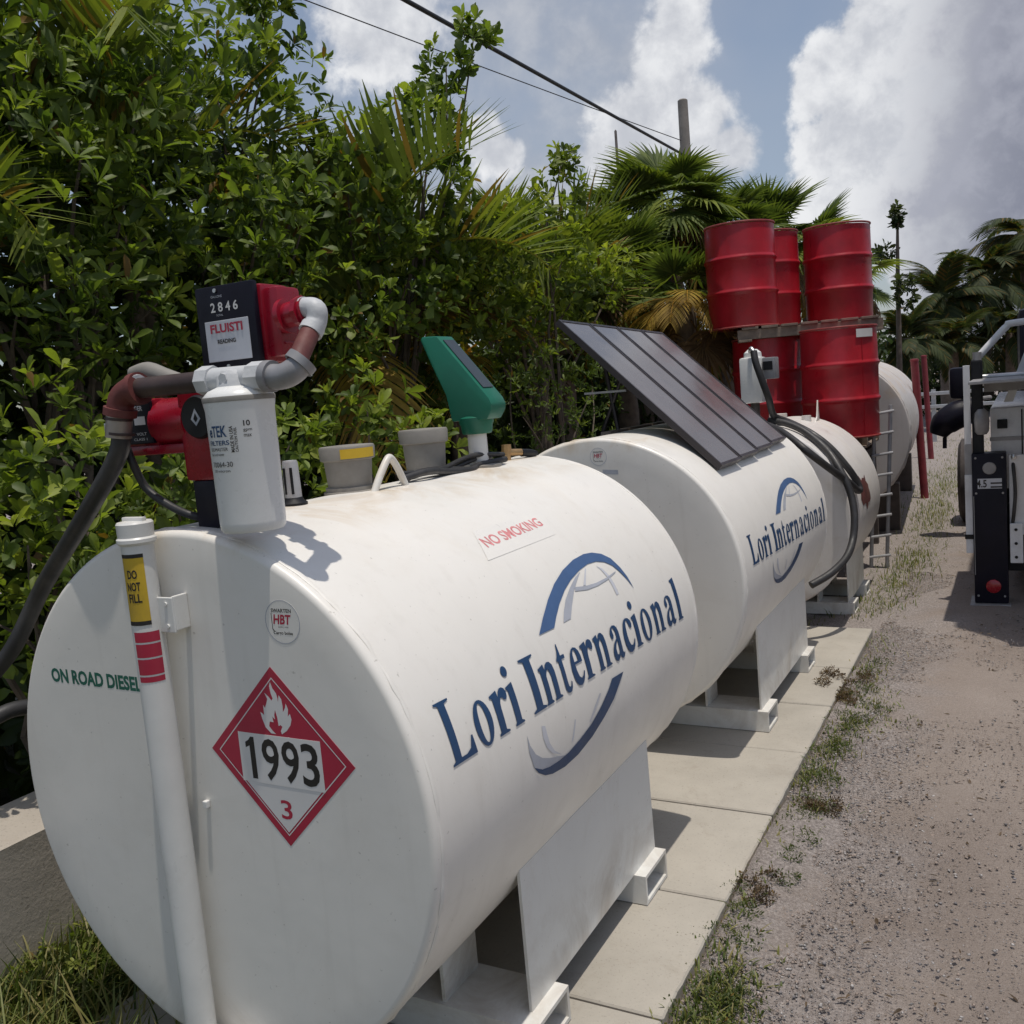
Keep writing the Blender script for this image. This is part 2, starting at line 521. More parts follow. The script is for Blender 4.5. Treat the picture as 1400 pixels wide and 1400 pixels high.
def ground_mat():
    m, nt, b = mat_new('gravel_dirt')
    set_in(b, rough=0.95, spec=0.2)
    f = node_noise(nt, 0.9, 8, 0.62, coord='Object')
    dirt = node_ramp(nt, f, [(0.25, (0.205, 0.165, 0.140)), (0.5, (0.29, 0.240, 0.205)), (0.75, (0.355, 0.30, 0.26))])
    grav = node_ramp(nt, node_noise(nt, 85.0, 6, 0.75), [(0.28, (0.09, 0.080, 0.080)), (0.5, (0.29, 0.258, 0.243)), (0.70, (0.55, 0.50, 0.47))])
    # loose grey gravel lies in a band beside the slab and thins out towards the lane
    geo = nt.nodes.new('ShaderNodeTexCoord')
    sep = nt.nodes.new('ShaderNodeSeparateXYZ'); nt.links.new(geo.outputs['Object'], sep.inputs[0])
    mr = nt.nodes.new('ShaderNodeMapRange'); nt.links.new(sep.outputs['X'], mr.inputs['Value'])
    mr.inputs['From Min'].default_value = 1.55; mr.inputs['From Max'].default_value = 0.85
    w = nt.nodes.new('ShaderNodeMath'); w.operation = 'ADD'
    nt.links.new(mr.outputs[0], w.inputs[0])
    nz = nt.nodes.new('ShaderNodeMath'); nz.operation = 'MULTIPLY_ADD'
    nt.links.new(node_noise(nt, 2.6, 8, 0.7), nz.inputs[0]); nz.inputs[1].default_value = 1.8; nz.inputs[2].default_value = -0.95
    nt.links.new(nz.outputs[0], w.inputs[1])
    k = node_ramp(nt, w.outputs[0], [(0.30, 0.12), (0.75, 0.8)])
    c = node_mix(nt, k, dirt, grav)
    fine = node_noise(nt, 230.0, 5, 0.75)
    c = node_mix(nt, node_ramp(nt, fine, [(0.54, 0.0), (0.66, 0.75)]), c, (0.085, 0.068, 0.058))
    fine2 = node_noise(nt, 140.0, 4, 0.7, dist=0.5)
    c = node_mix(nt, node_ramp(nt, fine2, [(0.58, 0.0), (0.70, 0.65)]), c, (0.50, 0.44, 0.39))
    # litter and dried weeds in patches
    g = node_noise(nt, 3.3, 9, 0.75, dist=1.0)
    c = node_mix(nt, node_ramp(nt, g, [(0.60, 0.0), (0.74, 0.55)]), c, (0.10, 0.082, 0.055))
    my = nt.nodes.new('ShaderNodeMath'); my.operation = 'MULTIPLY_ADD'
    nt.links.new(node_noise(nt, 1.8, 6, 0.6), my.inputs[0]); my.inputs[1].default_value = 0.9
    nt.links.new(sep.outputs['Y'], my.inputs[2])
    mx = nt.nodes.new('ShaderNodeMath'); mx.operation = 'MULTIPLY_ADD'
    nt.links.new(sep.outputs['X'], mx.inputs[0]); mx.inputs[1].default_value = 0.55
    nt.links.new(my.outputs[0], mx.inputs[2])
    turf = node_ramp(nt, node_noise(nt, 40.0, 8, 0.7), [(0.3, (0.06, 0.058, 0.030)), (0.6, (0.12, 0.112, 0.055)), (0.8, (0.20, 0.165, 0.10))])
    c = node_mix(nt, node_ramp(nt, mx.outputs[0], [(0.28, 1.0), (0.46, 0.0)]), c, turf)
    nt.links.new(c, b.inputs['Base Color'])
    h = node_noise(nt, 75.0, 8, 0.75)
    node_bump(nt, b, h, 0.7, 0.02)
    return m


MAT['ground'] = ground_mat()
MAT['pebble'] = None


def tint_mat(name, rough=0.45, trans=0.0, spec=0.4, bump=0.0, vary=0.25):
    """colour comes from each piece's own tint attribute"""
    m, nt, b = mat_new(name)
    set_in(b, rough=rough, spec=spec)
    a = nt.nodes.new('ShaderNodeAttribute'); a.attribute_name = 'tint'
    f = node_noise(nt, 30.0, 3, 0.6)
    c = node_mix(nt, 1.0, a.outputs['Color'], node_ramp(nt, f, [(0.25, 1 - vary), (0.75, 1.0)]), 'MULTIPLY')
    nt.links.new(c, b.inputs['Base Color'])
    if trans > 0:
        t = nt.nodes.new('ShaderNodeBsdfTranslucent')
        warm = node_mix(nt, 1.0, c, (1.25, 1.35, 0.55), 'MULTIPLY')
        nt.links.new(warm, t.inputs['Color'])
        mx = nt.nodes.new('ShaderNodeMixShader'); mx.inputs[0].default_value = trans
        nt.links.new(b.outputs[0], mx.inputs[1]); nt.links.new(t.outputs[0], mx.inputs[2])
        nt.links.new(mx.outputs[0], nt.nodes['Material Output'].inputs['Surface'])
    return m


MAT['leaf'] = tint_mat('broad_leaf', 0.52, 0.46)
MAT['frond'] = tint_mat('palm_frond', 0.62, 0.34, 0.25)
MAT['grass'] = tint_mat('grass_blade', 0.55, 0.3)
MAT['pebble'] = tint_mat('loose_stone', 0.9, 0.0, 0.2)
MAT['bark'] = simple('grey_brown_bark', (0.10, 0.078, 0.06), 0.9, var=0.35, scale=16, bump=0.5)
MAT['palm_trunk'] = simple('palm_trunk_bark', (0.16, 0.125, 0.10), 0.9, var=0.35, scale=12, bump=0.5)


def panel_mat():
    m, nt, b = mat_new('solar_glass')
    set_in(b, color=(0.020, 0.018, 0.022), rough=0.10, spec=0.75)
    c = node_ramp(nt, node_noise(nt, 5.0, 6, 0.6), [(0.3, (0.095, 0.089, 0.094)), (0.7, (0.125, 0.117, 0.122))])
    d = node_noise(nt, 9.0, 8, 0.65)
    c = node_mix(nt, node_ramp(nt, d, [(0.4, 0.12), (0.8, 0.35)]), c, (0.26, 0.24, 0.24))
    nt.links.new(c, b.inputs['Base Color'])
    nt.links.new(node_ramp(nt, d, [(0.3, 0.08), (0.8, 0.22)]), b.inputs['Roughness'])
    return m


MAT['solar'] = panel_mat()

LOGO_SHAPES = [
 ('upper_crescent', 'blue_print', 0.0015, [(0.597, 0.2535), (0.6496, 0.2847), (0.7202, 0.3203), (0.794, 0.3494), (0.8778, 0.3726), (0.9672, 0.3869), (1.0438, 0.3893), (1.0952, 0.3831), (1.1426, 0.3676), (1.1792, 0.3431), (1.2024, 0.3064), (1.2156, 0.2711), (1.222, 0.2295), (1.2086, 0.2587), (1.1884, 0.2898), (1.1637, 0.3207), (1.1283, 0.3417), (1.083, 0.354), (1.0275, 0.3579), (0.961, 0.3523), (0.8872, 0.3393), (0.8244, 0.3219), (0.7618, 0.2969), (0.7157, 0.2726), (0.6799, 0.2501)]),
 ('globe_band', 'grey_print', 0.0011, [(0.9628, 0.3484), (0.9149, 0.3392), (0.8561, 0.3204), (0.8028, 0.2986), (0.7613, 0.2724), (0.7355, 0.2494), (0.7807, 0.2491), (0.8168, 0.2762), (0.8676, 0.3077), (0.9094, 0.327)]),
 ('globe_band', 'grey_print', 0.0013, [(0.8853, 0.3164), (0.9423, 0.3055), (1.0084, 0.2994), (1.0845, 0.2983), (1.1636, 0.3027), (1.155, 0.2993), (1.0837, 0.2915), (1.0119, 0.2901), (0.9423, 0.2939), (0.8728, 0.3064)]),
 ('globe_band', 'pale_print', 0.0009, [(1.0673, 0.3431), (1.093, 0.328), (1.1099, 0.2993), (1.1137, 0.2706), (1.111, 0.2408), (1.0937, 0.24), (1.095, 0.2751), (1.0915, 0.3036), (1.0815, 0.3254)]),
 ('globe_band', 'pale_print', 0.0008, [(0.9984, 0.3504), (1.005, 0.3488), (0.9482, 0.3073), (0.9329, 0.3095)]),
 ('lower_crescent', 'navy_print', 0.0015, [(0.4218, -0.0174), (0.4419, -0.0381), (0.4764, -0.0576), (0.5179, -0.0705), (0.5886, -0.0812), (0.6679, -0.0804), (0.757, -0.0657), (0.8396, -0.0405), (0.909, -0.0136), (0.992, 0.0385), (0.9094, 0.0436), (0.8753, 0.0213), (0.8167, -0.0064), (0.7508, -0.0299), (0.6779, -0.0438), (0.6091, -0.0523), (0.5544, -0.0515), (0.5019, -0.0461), (0.4617, -0.0373)]),
 ('globe_band', 'grey_print', 0.0011, [(0.4053, 0.0661), (0.4041, 0.0266), (0.4218, -0.0174), (0.4617, -0.0369), (0.507, -0.047), (0.5544, -0.0515), (0.5869, -0.051), (0.544, -0.0378), (0.5031, -0.0254), (0.4644, -0.0102), (0.4338, 0.0107), (0.4124, 0.039)]),
 ('globe_band', 'pale_print', 0.0009, [(0.4787, 0.0621), (0.4787, 0.0325), (0.4921, 0.0045), (0.5192, -0.0199), (0.5707, -0.0423), (0.53, -0.017), (0.5085, 0.0099), (0.5, 0.0361), (0.4964, 0.0558)]),
 ('globe_band', 'pale_print', 0.0009, [(0.8192, 0.0316), (0.7817, 0.0105), (0.7393, -0.0207), (0.7482, -0.0239), (0.793, 0.0042), (0.828, 0.0287)]),
 ('globe_band', 'pale_print', 0.0009, [(0.6541, 0.0168), (0.6604, 0.0146), (0.6411, -0.0276), (0.6264, -0.0344)])
]

# ------------------------------------------------------------------ ground, slab, wall
GZ = -0.055


def gz(x, y):
    """height of the gravel: banked up almost flush with the slab's edge"""
    x = np.asarray(x, float); y = np.asarray(y, float)
    return GZ + 0.040 * np.exp(-((x - 0.80) / 0.17) ** 2) * (x > 0.70) / (1 + np.exp((y - 4.5) / 0.15))


def build_ground():
    def axis(lo, hi, step, far):
        a = list(np.arange(lo, hi + 1e-6, step))
        s, out_hi, v = step, [], hi
        while v < far:
            s *= 1.5; v += s; out_hi.append(v)
        s, out_lo, v = step, [], lo
        while v > -far:
            s *= 1.5; v -= s; out_lo.append(v)
        return np.array(out_lo[::-1] + a + out_hi)
    xs, ys = axis(-2.5, 3.5, 0.06, 900), axis(-2.0, 9.0, 0.06, 900)
    X, Y = np.meshgrid(xs, ys)
    rng = np.random.default_rng(3)
    Z = gz(X, Y)
    for k in range(26):
        kx, ky = rng.normal(0, 1, 2) * (1.5 + k * 0.6)
        Z += 0.0065 / (1 + 0.16 * k) * np.sin(kx * X + ky * Y + rng.uniform(0, 6.28)) * (np.hypot(X, Y - 3) < 14)
    inside = (X > -0.7) & (X < 0.79) & (Y > 0.0) & (Y < 4.53)
    Z = np.where(inside, -0.12, Z)
    ny, nx = X.shape
    V = np.stack([X, Y, Z], -1).reshape(-1, 3)
    i = np.arange(ny - 1)[:, None] * nx + np.arange(nx - 1)[None]
    q = np.stack([i, i + 1, i + nx + 1, i + nx], -1).reshape(-1, 4)
    g = np_mesh('ground', V, q, np.full(len(q), 4), MAT['ground'], smooth=True)
    tag(g, kind='structure')


build_ground()

# concrete pad: bedding with one cast panel per bay
pad = MB().span((-0.615, 0.04, -0.12), (0.775, 4.51, -0.012)).build('concrete_pad', MAT['joint'])
tag(pad, kind='structure')
joints = [0.03, 0.655, 1.245, 1.865, 2.47, 3.08, 3.69, 4.525]
for a, b in zip(joints, joints[1:]):
    dz = random.uniform(-0.003, 0.003)
    m = MB()
    t = bmesh.new(); bmesh.ops.create_cube(t, size=1.0)
    for v in t.verts:
        v.co = Vector(((-0.63 + 0.7875) / 2 + v.co.x * (0.7875 + 0.63), (a + b) / 2 + v.co.y * (b - a - 0.008), -0.045 + v.co.z * 0.09 + dz * (1 if v.co.y > 0 else 0.4)))
    bmesh.ops.subdivide_edges(t, edges=[e for e in t.edges if abs(e.verts[0].co.y - e.verts[1].co.y) > 0.3 or abs(e.verts[0].co.x - e.verts[1].co.x) > 0.3], cuts=18, use_grid_fill=True)
    for v in t.verts:
        if v.co.x > 0.78: v.co.x += random.uniform(-0.0022, 0.0015)
    bmesh.ops.bevel(t, geom=[e for e in t.edges if len(e.link_faces) == 2 and e.calc_face_angle(0) > 0.9], offset=0.005, segments=1, affect='EDGES')
    m.merge(t)
    m.build('concrete_panel', MAT['concrete'], pad, smooth=30)

wall = thing('low_wall', (-1.05, 0, GZ), 'low weathered concrete wall behind the front tank, its top flecked with leaf shade', 'wall')
m = MB()
t = bmesh.new(); bmesh.ops.create_cube(t, size=1.0)
for v in t.verts: v.co = Vector((-1.06 + v.co.x * 0.30, 2.0 + v.co.y * 10.0, 0.185 + v.co.z * 0.53))
bmesh.ops.subdivide_edges(t, edges=t.edges[:], cuts=14, use_grid_fill=True)
for v in t.verts: v.co += Vector((random.uniform(-1, 1), 0, random.uniform(-1, 1))) * 0.0015
m.merge(t)
m.build('wall_body', MAT['wall'], wall, smooth=40)

# ------------------------------------------------------------------ lettering and flat print
def wrapped(R, x0, zc, off=0.003):
    def f(u, v):
        a = v / R
        return Vector((x0 + (R + off) * math.cos(a), u, zc + (R + off) * math.sin(a)))
    return f


def on_head(y, off=0.0015):
    return lambda a, b: Vector((a, y - off, b))


def flat_poly(outer, holes=()):
    loops = [[Vector((a, b, 0)) for a, b in outer]] + [[Vector((a, b, 0)) for a, b in h] for h in holes]
    tris = tessellate_polygon(loops)
    vs = [v for l in loops for v in l]
    return [(v.x, v.y) for v in vs], [tuple(t) for t in tris]


def print_obj(name, polys, mapf, mat, parent, cut=0.015):
    """polys: list of (points, faces) in flat coordinates, laid on a surface by mapf"""
    bm = bmesh.new()
    for pts, fs in polys:
        vs = [bm.verts.new((a, b, 0)) for a, b in pts]
        for f in fs:
            try: bm.faces.new([vs[i] for i in f])
            except ValueError: pass
    if cut:
        ys = [v.co.y for v in bm.verts]
        y = math.floor(min(ys) / cut) * cut + cut
        while y < max(ys):
            bmesh.ops.bisect_plane(bm, geom=bm.verts[:] + bm.edges[:] + bm.faces[:], plane_co=(0, y, 0), plane_no=(0, 1, 0))
            y += cut
    for v in bm.verts: v.co = mapf(v.co.x, v.co.y)
    m = MB(); m.bm.free(); m.bm = bm
    return m.build(name, mat, parent, fix=False)


_text_cache = {}


def text_poly(s, w, h, bold=0.0, u0=0.0, v0=0.0, slope=0.0, italic=0.0):
    key = (s, bold)
    if key not in _text_cache:
        cu = bpy.data.curves.new('t', 'FONT'); cu.body = s; cu.offset = bold; cu.resolution_u = 3
        o = bpy.data.objects.new('t', cu); COL.objects.link(o)
        dg = bpy.context.evaluated_depsgraph_get()
        me = o.evaluated_get(dg).to_mesh()
        V = [(v.co.x, v.co.y) for v in me.vertices]
        F = [tuple(p.vertices) for p in me.polygons]
        o.evaluated_get(dg).to_mesh_clear()
        bpy.data.objects.remove(o); bpy.data.curves.remove(cu)
        x0 = min(v[0] for v in V); x1 = max(v[0] for v in V); y0 = min(v[1] for v in V); y1 = max(v[1] for v in V)
        _text_cache[key] = ([((x - x0) / (x1 - x0), (y - y0) / (y1 - y0)) for x, y in V], F)
    V, F = _text_cache[key]
    return ([(u0 + x * w + italic * y * h, v0 + y * h + slope * x * w) for x, y in V], F)


def ell(cx, cy, rx, ry, n=28):
    return [(cx + rx * math.cos(2 * math.pi * k / n), cy + ry * math.sin(2 * math.pi * k / n)) for k in range(n)]


GLYPH = {
 'L': ([(0, 0), (0.02, .03), (.13, .06), (.13, .94), (0, .97), (0, 1), (.55, 1), (.55, .97), (.38, .94), (.38, .07), (.6, .07), (.78, .12), (.9, .3), (.96, .3), (1.0, 0)], None),
 'I': ([(0, 0), (0, .03), (.27, .07), (.27, .93), (0, .97), (0, 1), (1, 1), (1, .97), (.73, .93), (.73, .07), (1, .03), (1, 0)], None),
 'i': ([(0, 0), (0, .03), (.17, .06), (.17, .63), (0, .66), (0, .69), (.76, .735), (.76, .06), (1, .03), (1, 0)], None),
 'l': ([(0, 0), (0, .03), (.19, .06), (.19, .97), (0, 1.0), (0, 1.03), (.78, 1.07), (.78, .06), (1, .03), (1, 0)], None),
 'r': ([(0, 0), (0, .03), (.12, .06), (.12, .63), (0, .66), (0, .69), (.46, .735), (.47, .62), (.55, .69), (.68, .735), (.82, .735), (.94, .70), (1, .63), (.97, .55), (.88, .51), (.76, .53), (.68, .58), (.58, .58), (.5, .5), (.47, .42), (.47, .06), (.65, .03), (.65, 0)], None),
 'n': ([(0, 0), (0, .03), (.08, .06), (.08, .63), (0, .66), (0, .69), (.34, .735), (.35, .63), (.45, .70), (.58, .735), (.72, .72), (.84, .65), (.88, .52), (.88, .06), (1, .03), (1, 0), (.53, 0), (.53, .03), (.61, .06), (.61, .48), (.58, .57), (.51, .61), (.43, .58), (.35, .5), (.35, .06), (.43, .03), (.43, 0)], None),
 't': ([(0, .64), (0, .67), (.18, .73), (.36, .84), (.45, .95), (.54, .95), (.54, .715), (.92, .715), (.92, .64), (.54, .64), (.54, .2), (.58, .11), (.68, .08), (.79, .10), (.92, .18), (1, .15), (.92, .05), (.75, -.01), (.55, -.02), (.35, 0), (.21, .07), (.17, .18), (.17, .64)], None),
 'e': ([(.98, .41), (.97, .52), (.9, .63), (.75, .71), (.55, .74), (.36, .715), (.2, .65), (.07, .53), (0, .36), (.04, .2), (.14, .08), (.3, .005), (.52, -.02), (.7, .01), (.86, .08), (.98, .2), (.93, .23), (.78, .14), (.62, .11), (.47, .16), (.38, .28), (.35, .41)], [(.35, .46), (.37, .6), (.45, .68), (.54, .69), (.63, .65), (.66, .58), (.66, .46)]),
 'c': ([(.97, .2), (.86, .08), (.7, .01), (.5, -.02), (.3, .005), (.14, .08), (.04, .2), (0, .36), (.07, .53), (.2, .65), (.36, .715), (.55, .74), (.78, .715), (.93, .65), (.97, .57), (.92, .50), (.80, .48), (.70, .53), (.66, .63), (.58, .69), (.48, .67), (.39, .55), (.35, .38), (.39, .24), (.5, .14), (.66, .12), (.8, .16), (.93, .24)], None),
 'a': ([(.08, .56), (.12, .64), (.26, .71), (.46, .74), (.66, .72), (.8, .65), (.85, .55), (.85, .13), (.9, .08), (1, .1), (1, .06), (.9, 0), (.75, -.02), (.63, .01), (.57, .09), (.45, .02), (.28, -.02), (.1, .02), (0, .13), (.04, .26), (.2, .36), (.45, .43), (.56, .46), (.56, .58), (.52, .66), (.42, .69), (.34, .67), (.34, .6), (.36, .53), (.28, .47), (.15, .47)], [(.56, .41), (.4, .34), (.3, .24), (.32, .13), (.42, .1), (.56, .16)]),
 'o': (ell(.5, .36, .5, .38), ell(.5, .36, .21, .325)),
}
# (glyph, left, right) along the tank, metres from its front head
WORD = [('L', .103, .199), ('o', .2137, .2830), ('r', .295, .366), ('i', .3675, .4100), ('I', .457, .525), ('n', .5265, .6120), ('t', .625, .6755), ('e', .689, .757),
        ('r', .7620, .836), ('n', .8455, .9285), ('a', .951, 1.0265), ('c', 1.041, 1.1175), ('i', 1.1225, 1.1690), ('o', 1.183, 1.262), ('n', 1.2845, 1.3715), ('a', 1.395, 1.4755), ('l', 1.4975, 1.5445)]
SHAPES = LOGO_SHAPES


def logo(parent, R, x0, zc, uf, vf):
    """company emblem: serif word across a globe of sweeping bands; uf/vf place it on the shell"""
    lg = bpy.data.objects.new('logo', None); COL.objects.link(lg); lg.parent = parent
    for nm, mat, off, pts in SHAPES:
        mp = wrapped(R, x0, zc, off)
        print_obj(nm, [flat_poly(pts)], lambda u, v, mp=mp: mp(uf(u), vf(u, v)), MAT[mat], lg)
    for g, a, b in WORD:
        out, hole = GLYPH[g]
        H = 0.131
        def tr(q): return [(a + x * (b - a), 0.1135 - 0.0372 * (a + x * (b - a)) + y * H) for x, y in q]
        polys = [flat_poly(tr(out), [tr(hole)] if hole else [])]
        if g == 'i': polys.append(flat_poly(tr(ell(.46, .95, .30, .095, 18))))
        mp = wrapped(R, x0, zc, 0.0018)
        print_obj('letter', polys, lambda u, v: mp(uf(u), vf(u, v)), MAT['navy_print'], lg)
    return lg


# ------------------------------------------------------------------ tanks
def tank_shell(parent, x0, zc, R, y0, y1, mat, knuckle=0.015, dent=0.0005, seed=1, n=128):
    prof = []
    for k in range(6):
        a = k / 5 * math.pi / 2
        prof.append((y0 + knuckle * (1 - math.sin(a)), R - knuckle * (1 - math.cos(a))))
    prof = prof[::-1]
    prof = [(y0, R * 0.3), (y0, R * 0.6), (y0, R * 0.85)] + prof
    ring_y = np.linspace(y0 + knuckle + 0.02, y1 - knuckle - 0.02, 40)
    prof += [(float(y), R) for y in ring_y]
    prof += [(y1 - (q[0] - y0), q[1]) for q in prof[:9]][::-1]
    mb = MB().lathe(prof, (x0, 0, zc), 'Y', n)
    rng = np.random.default_rng(seed)
    K = [(rng.normal(0, 3), rng.integers(2, 9), rng.uniform(0, 6.28)) for _ in range(14)]
    for v in mb.bm.verts:
        dx, dz = v.co.x - x0, v.co.z - zc
        r = math.hypot(dx, dz)
        if r > R * 0.97 and y0 + 0.06 < v.co.y < y1 - 0.06:
            a = math.atan2(dz, dx)
            d = sum(math.sin(ky * v.co.y * 1.6 + kt * a + ph) for ky, kt, ph in K) / 6 * dent
            v.co.x += dx / r * d; v.co.z += dz / r * d
    return mb.build('shell', mat, parent, smooth=50)


def weld_ring(parent, x0, zc, R, y, mat, r=0.006, seed=0):
    rng = np.random.default_rng(seed)
    n, k = 150, 6
    mb = MB(); rings = []
    for i in range(n):
        a = 2 * math.pi * i / n
        rr = r * (0.55 + 0.75 * rng.random())
        yy = y + rng.normal(0, 0.0010)
        rings.append([mb.bm.verts.new((x0 + (R + rr * math.cos(b)) * math.cos(a), yy + rr * 1.1 * math.sin(b), zc + (R + rr * math.cos(b)) * math.sin(a)))
                      for b in [2 * math.pi * j / k for j in range(k)]])
    for i in range(n):
        A, B = rings[i], rings[(i + 1) % n]
        for j in range(k): mb.bm.faces.new([A[j], A[(j + 1) % k], B[(j + 1) % k], B[j]])
    return mb.build('weld_seam', mat, parent, smooth=60)


def stand(parent, x0, zc, R, y0, beams, plate_y, xp, x_end, zg, hb, mat):
    """two open box-section skids, upright side plates and gussets under the shell"""
    for (a, b) in beams:
        w = 0.011
        mb = MB()
        mb.span((x0 - x_end, a, zg), (x0 + x_end, b, zg + w))
        mb.span((x0 - x_end, a, zg + hb - w), (x0 + x_end, b, zg + hb))
        mb.span((x0 - x_end, a, zg + w), (x0 + x_end, a + w, zg + hb - w))
        mb.span((x0 - x_end, b - w, zg + w), (x0 + x_end, b, zg + hb - w))
        mb.build('skid_beam', mat, parent)
        for sx in (-1, 1):
            g = 0.31 * sx
            zt = zc - math.sqrt(R * R - 0.31 ** 2) + 0.02
            MB().span((x0 + g - 0.005, a + 0.012, zg + hb), (x0 + g + 0.005, b - 0.012, zt)).build('gusset', mat, parent)
    for sx in (-1, 1):
        zt = zc - math.sqrt(R * R - xp * xp) + 0.012
        mb = MB()
        ya, yb = plate_y
        # plate leans a touch and flares at its foot
        pts = [(ya + 0.004, zg + hb), (yb, zg + hb), (yb - 0.012, zt), (ya, zt)]
        mb.prism(pts, lambda a, b, h: Vector((x0 + sx * (xp + h), a, b)), 0.008)
        mb.build('support_plate', mat, parent)


def make_placard(parent, y, cx, cz):
    pl = bpy.data.objects.new('placard', None); COL.objects.link(pl); pl.parent = parent
    D = 0.194
    P = lambda off: (lambda a, b: Vector((cx + a, y - off, cz + b)))
    dia = lambda s: [(0, s), (s, 0), (0, -s), (-s, 0)]
    ring = lambda s, w: ([q for q in dia(s)], [q for q in dia(s - w)])
    MB().prism(dia(D)[::-1], lambda a, b, h: Vector((cx + a, y - h, cz + b)), 0.0005).build('placard_plate', MAT['red_print'], pl)
    o, h = ring(D * 0.885, 0.0032)
    print_obj('border_line', [flat_poly(o, [h])], P(0.0007), MAT['white_print'], pl, 0)
    s = D * 0.845
    print_obj('white_half', [flat_poly([(-(s - .058), -.058), (s - .058, -.058), (0, -s)])], P(0.0008), MAT['white_print'], pl, 0)
    MB().span((cx - 0.111, y - 0.0014, cz - 0.062), (cx + 0.111, y - 0.0009, cz + 0.046)).build('number_panel', MAT['white_print'], pl)
    u = 0
    for ch, a, b in (('1', -.094, -.064), ('9', -.049, -.003), ('9', .005, .051), ('3', .057, .102)):
        poly = flat_poly([(a + .012, -.054), (a + .026, -.054), (a + .026, .038), (a + .017, .038), (a + .010, .030), (a + .001, .025), (a + .001, .013), (a + .012, .018)]) if ch == '1' else text_poly(ch, b - a, 0.092, 0.014, a, -.054)
        print_obj('digit', [poly], P(0.0017), MAT['black_print'], pl, 0)
    print_obj('class_number', [text_poly('3', 0.030, 0.042, 0.012, -.014, -.135)], P(0.0010), MAT['red_print'], pl, 0)
    Fz = [(480, 530), (440, 490), (415, 430), (400, 380), (412, 388), (428, 402), (420, 330), (434, 352), (443, 320), (450, 290), (428, 245), (458, 272), (480, 300), (488, 285), (474, 250), (462, 200), (468, 170), (486, 215), (512, 250), (522, 282), (526, 312), (530, 262), (549, 290), (559, 340), (562, 380), (576, 350), (580, 318), (597, 360), (596, 410), (610, 390), (622, 430), (615, 470), (590, 510), (556, 535), (548, 512), (559, 482), (545, 470), (532, 478), (522, 420), (505, 365), (500, 400), (506, 432), (486, 412), (496, 452), (468, 447), (465, 480), (490, 512), (515, 535)]
    def z2p(q):
        x, z = q[0] - 545, q[1] - 700
        det = 507 * -631 - (-78) * 46
        return ((x * -631 + z * 78) / det * 0.193, (507 * z - 46 * x) / det * 0.193 * 1.0)
    print_obj('flame', [flat_poly([z2p(q) for q in Fz])], P(0.0007), MAT['white_print'], pl, 0)
    print_obj('flame_base', [flat_poly([z2p(q) for q in [(430, 544), (605, 556), (615, 575), (430, 559)]])], P(0.0008), MAT['white_print'], pl, 0)
    return pl


def round_sticker(parent, y, cx, cz, r, word='HBT'):
    st = bpy.data.objects.new('round_sticker', None); COL.objects.link(st); st.parent = parent
    P = lambda off: (lambda a, b: Vector((cx + a, y - off, cz + b)))
    MB().prism(ell(0, 0, r, r)[::-1], lambda a, b, h: Vector((cx + a, y - h, cz + b)), 0.0003).build('film', MAT['clear_film'], st)
    print_obj('ring', [flat_poly(ell(0, 0, r, r), [ell(0, 0, r - 0.0016, r - 0.0016)])], P(0.0005), MAT['grey_print'], st, 0)
    k = r / 0.045
    print_obj('lettering', [text_poly(word, .044 * k, .020 * k, 0.03, -.024 * k, -.005 * k, italic=0.15)], P(0.0006), MAT['red_print'], st, 0)
    print_obj('small_lettering', [text_poly('SWARTEN', .052 * k, .008 * k, 0.02, -.027 * k, .019 * k), text_poly('Cargo bolsa', .050 * k, .009 * k, 0.02, -.026 * k, -.028 * k), text_poly('autos y mas', .026 * k, .004 * k, 0.0, -.012 * k, -.013 * k)],
              P(0.0006), MAT['black_print'], st, 0)
    print_obj('outline', [flat_poly([(-.028 * k, .018 * k), (-.0265 * k, .018 * k), (-.0265 * k, -.014 * k), (-.022 * k, -.020 * k), (-.024 * k, -.021 * k), (-.028 * k, -.015 * k)])], P(0.0006), MAT['black_print'], st, 0)
    return st


R1, Z1, Y1 = 0.6076, 0.7494, 1.7043
t1 = thing('fuel_tank', (0, 0.85, 0), 'nearest white cylindrical fuel tank, red 1993 placard on its flat end', 'fuel tank', 'white fuel tanks in a row')
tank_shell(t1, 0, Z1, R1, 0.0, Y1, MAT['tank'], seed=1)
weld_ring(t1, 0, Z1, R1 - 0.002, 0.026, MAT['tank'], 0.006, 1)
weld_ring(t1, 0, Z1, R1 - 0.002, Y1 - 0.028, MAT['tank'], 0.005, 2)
stand(t1, 0, Z1, R1, 0, [(0.385, 0.570), (1.135, 1.324)], (0.437, 1.325), 0.528, 0.573, 0.002, 0.092, MAT['stand'])
make_placard(t1, 0.0, 0.243, 0.880)
round_sticker(t1, 0.0, 0.291, 1.170, 0.0455)
print_obj('diesel_lettering', [text_poly('ON ROAD DIESEL', 0.312, 0.035, 0.04, -0.461, 0.992, -0.008)], on_head(0.0, 0.0003), MAT['green_print'], t1, 0)
logo(t1, R1, 0, Z1, lambda u: u, lambda u, v: v)
wm = wrapped(R1, 0, Z1, 0.0008)
print_obj('label_film', [flat_poly([(0.60, 0.478), (0.99, 0.478), (1.05, 0.575), (0.66, 0.575)])], wm, MAT['clear_film'], t1)
wm2 = wrapped(R1, 0, Z1, 0.0012)
print_obj('warning_lettering', [text_poly('NO SMOKING', 0.335, 0.036, 0.02, 0.648, 0.512, 0.02)], wm2, MAT['pale_red_print'], t1)

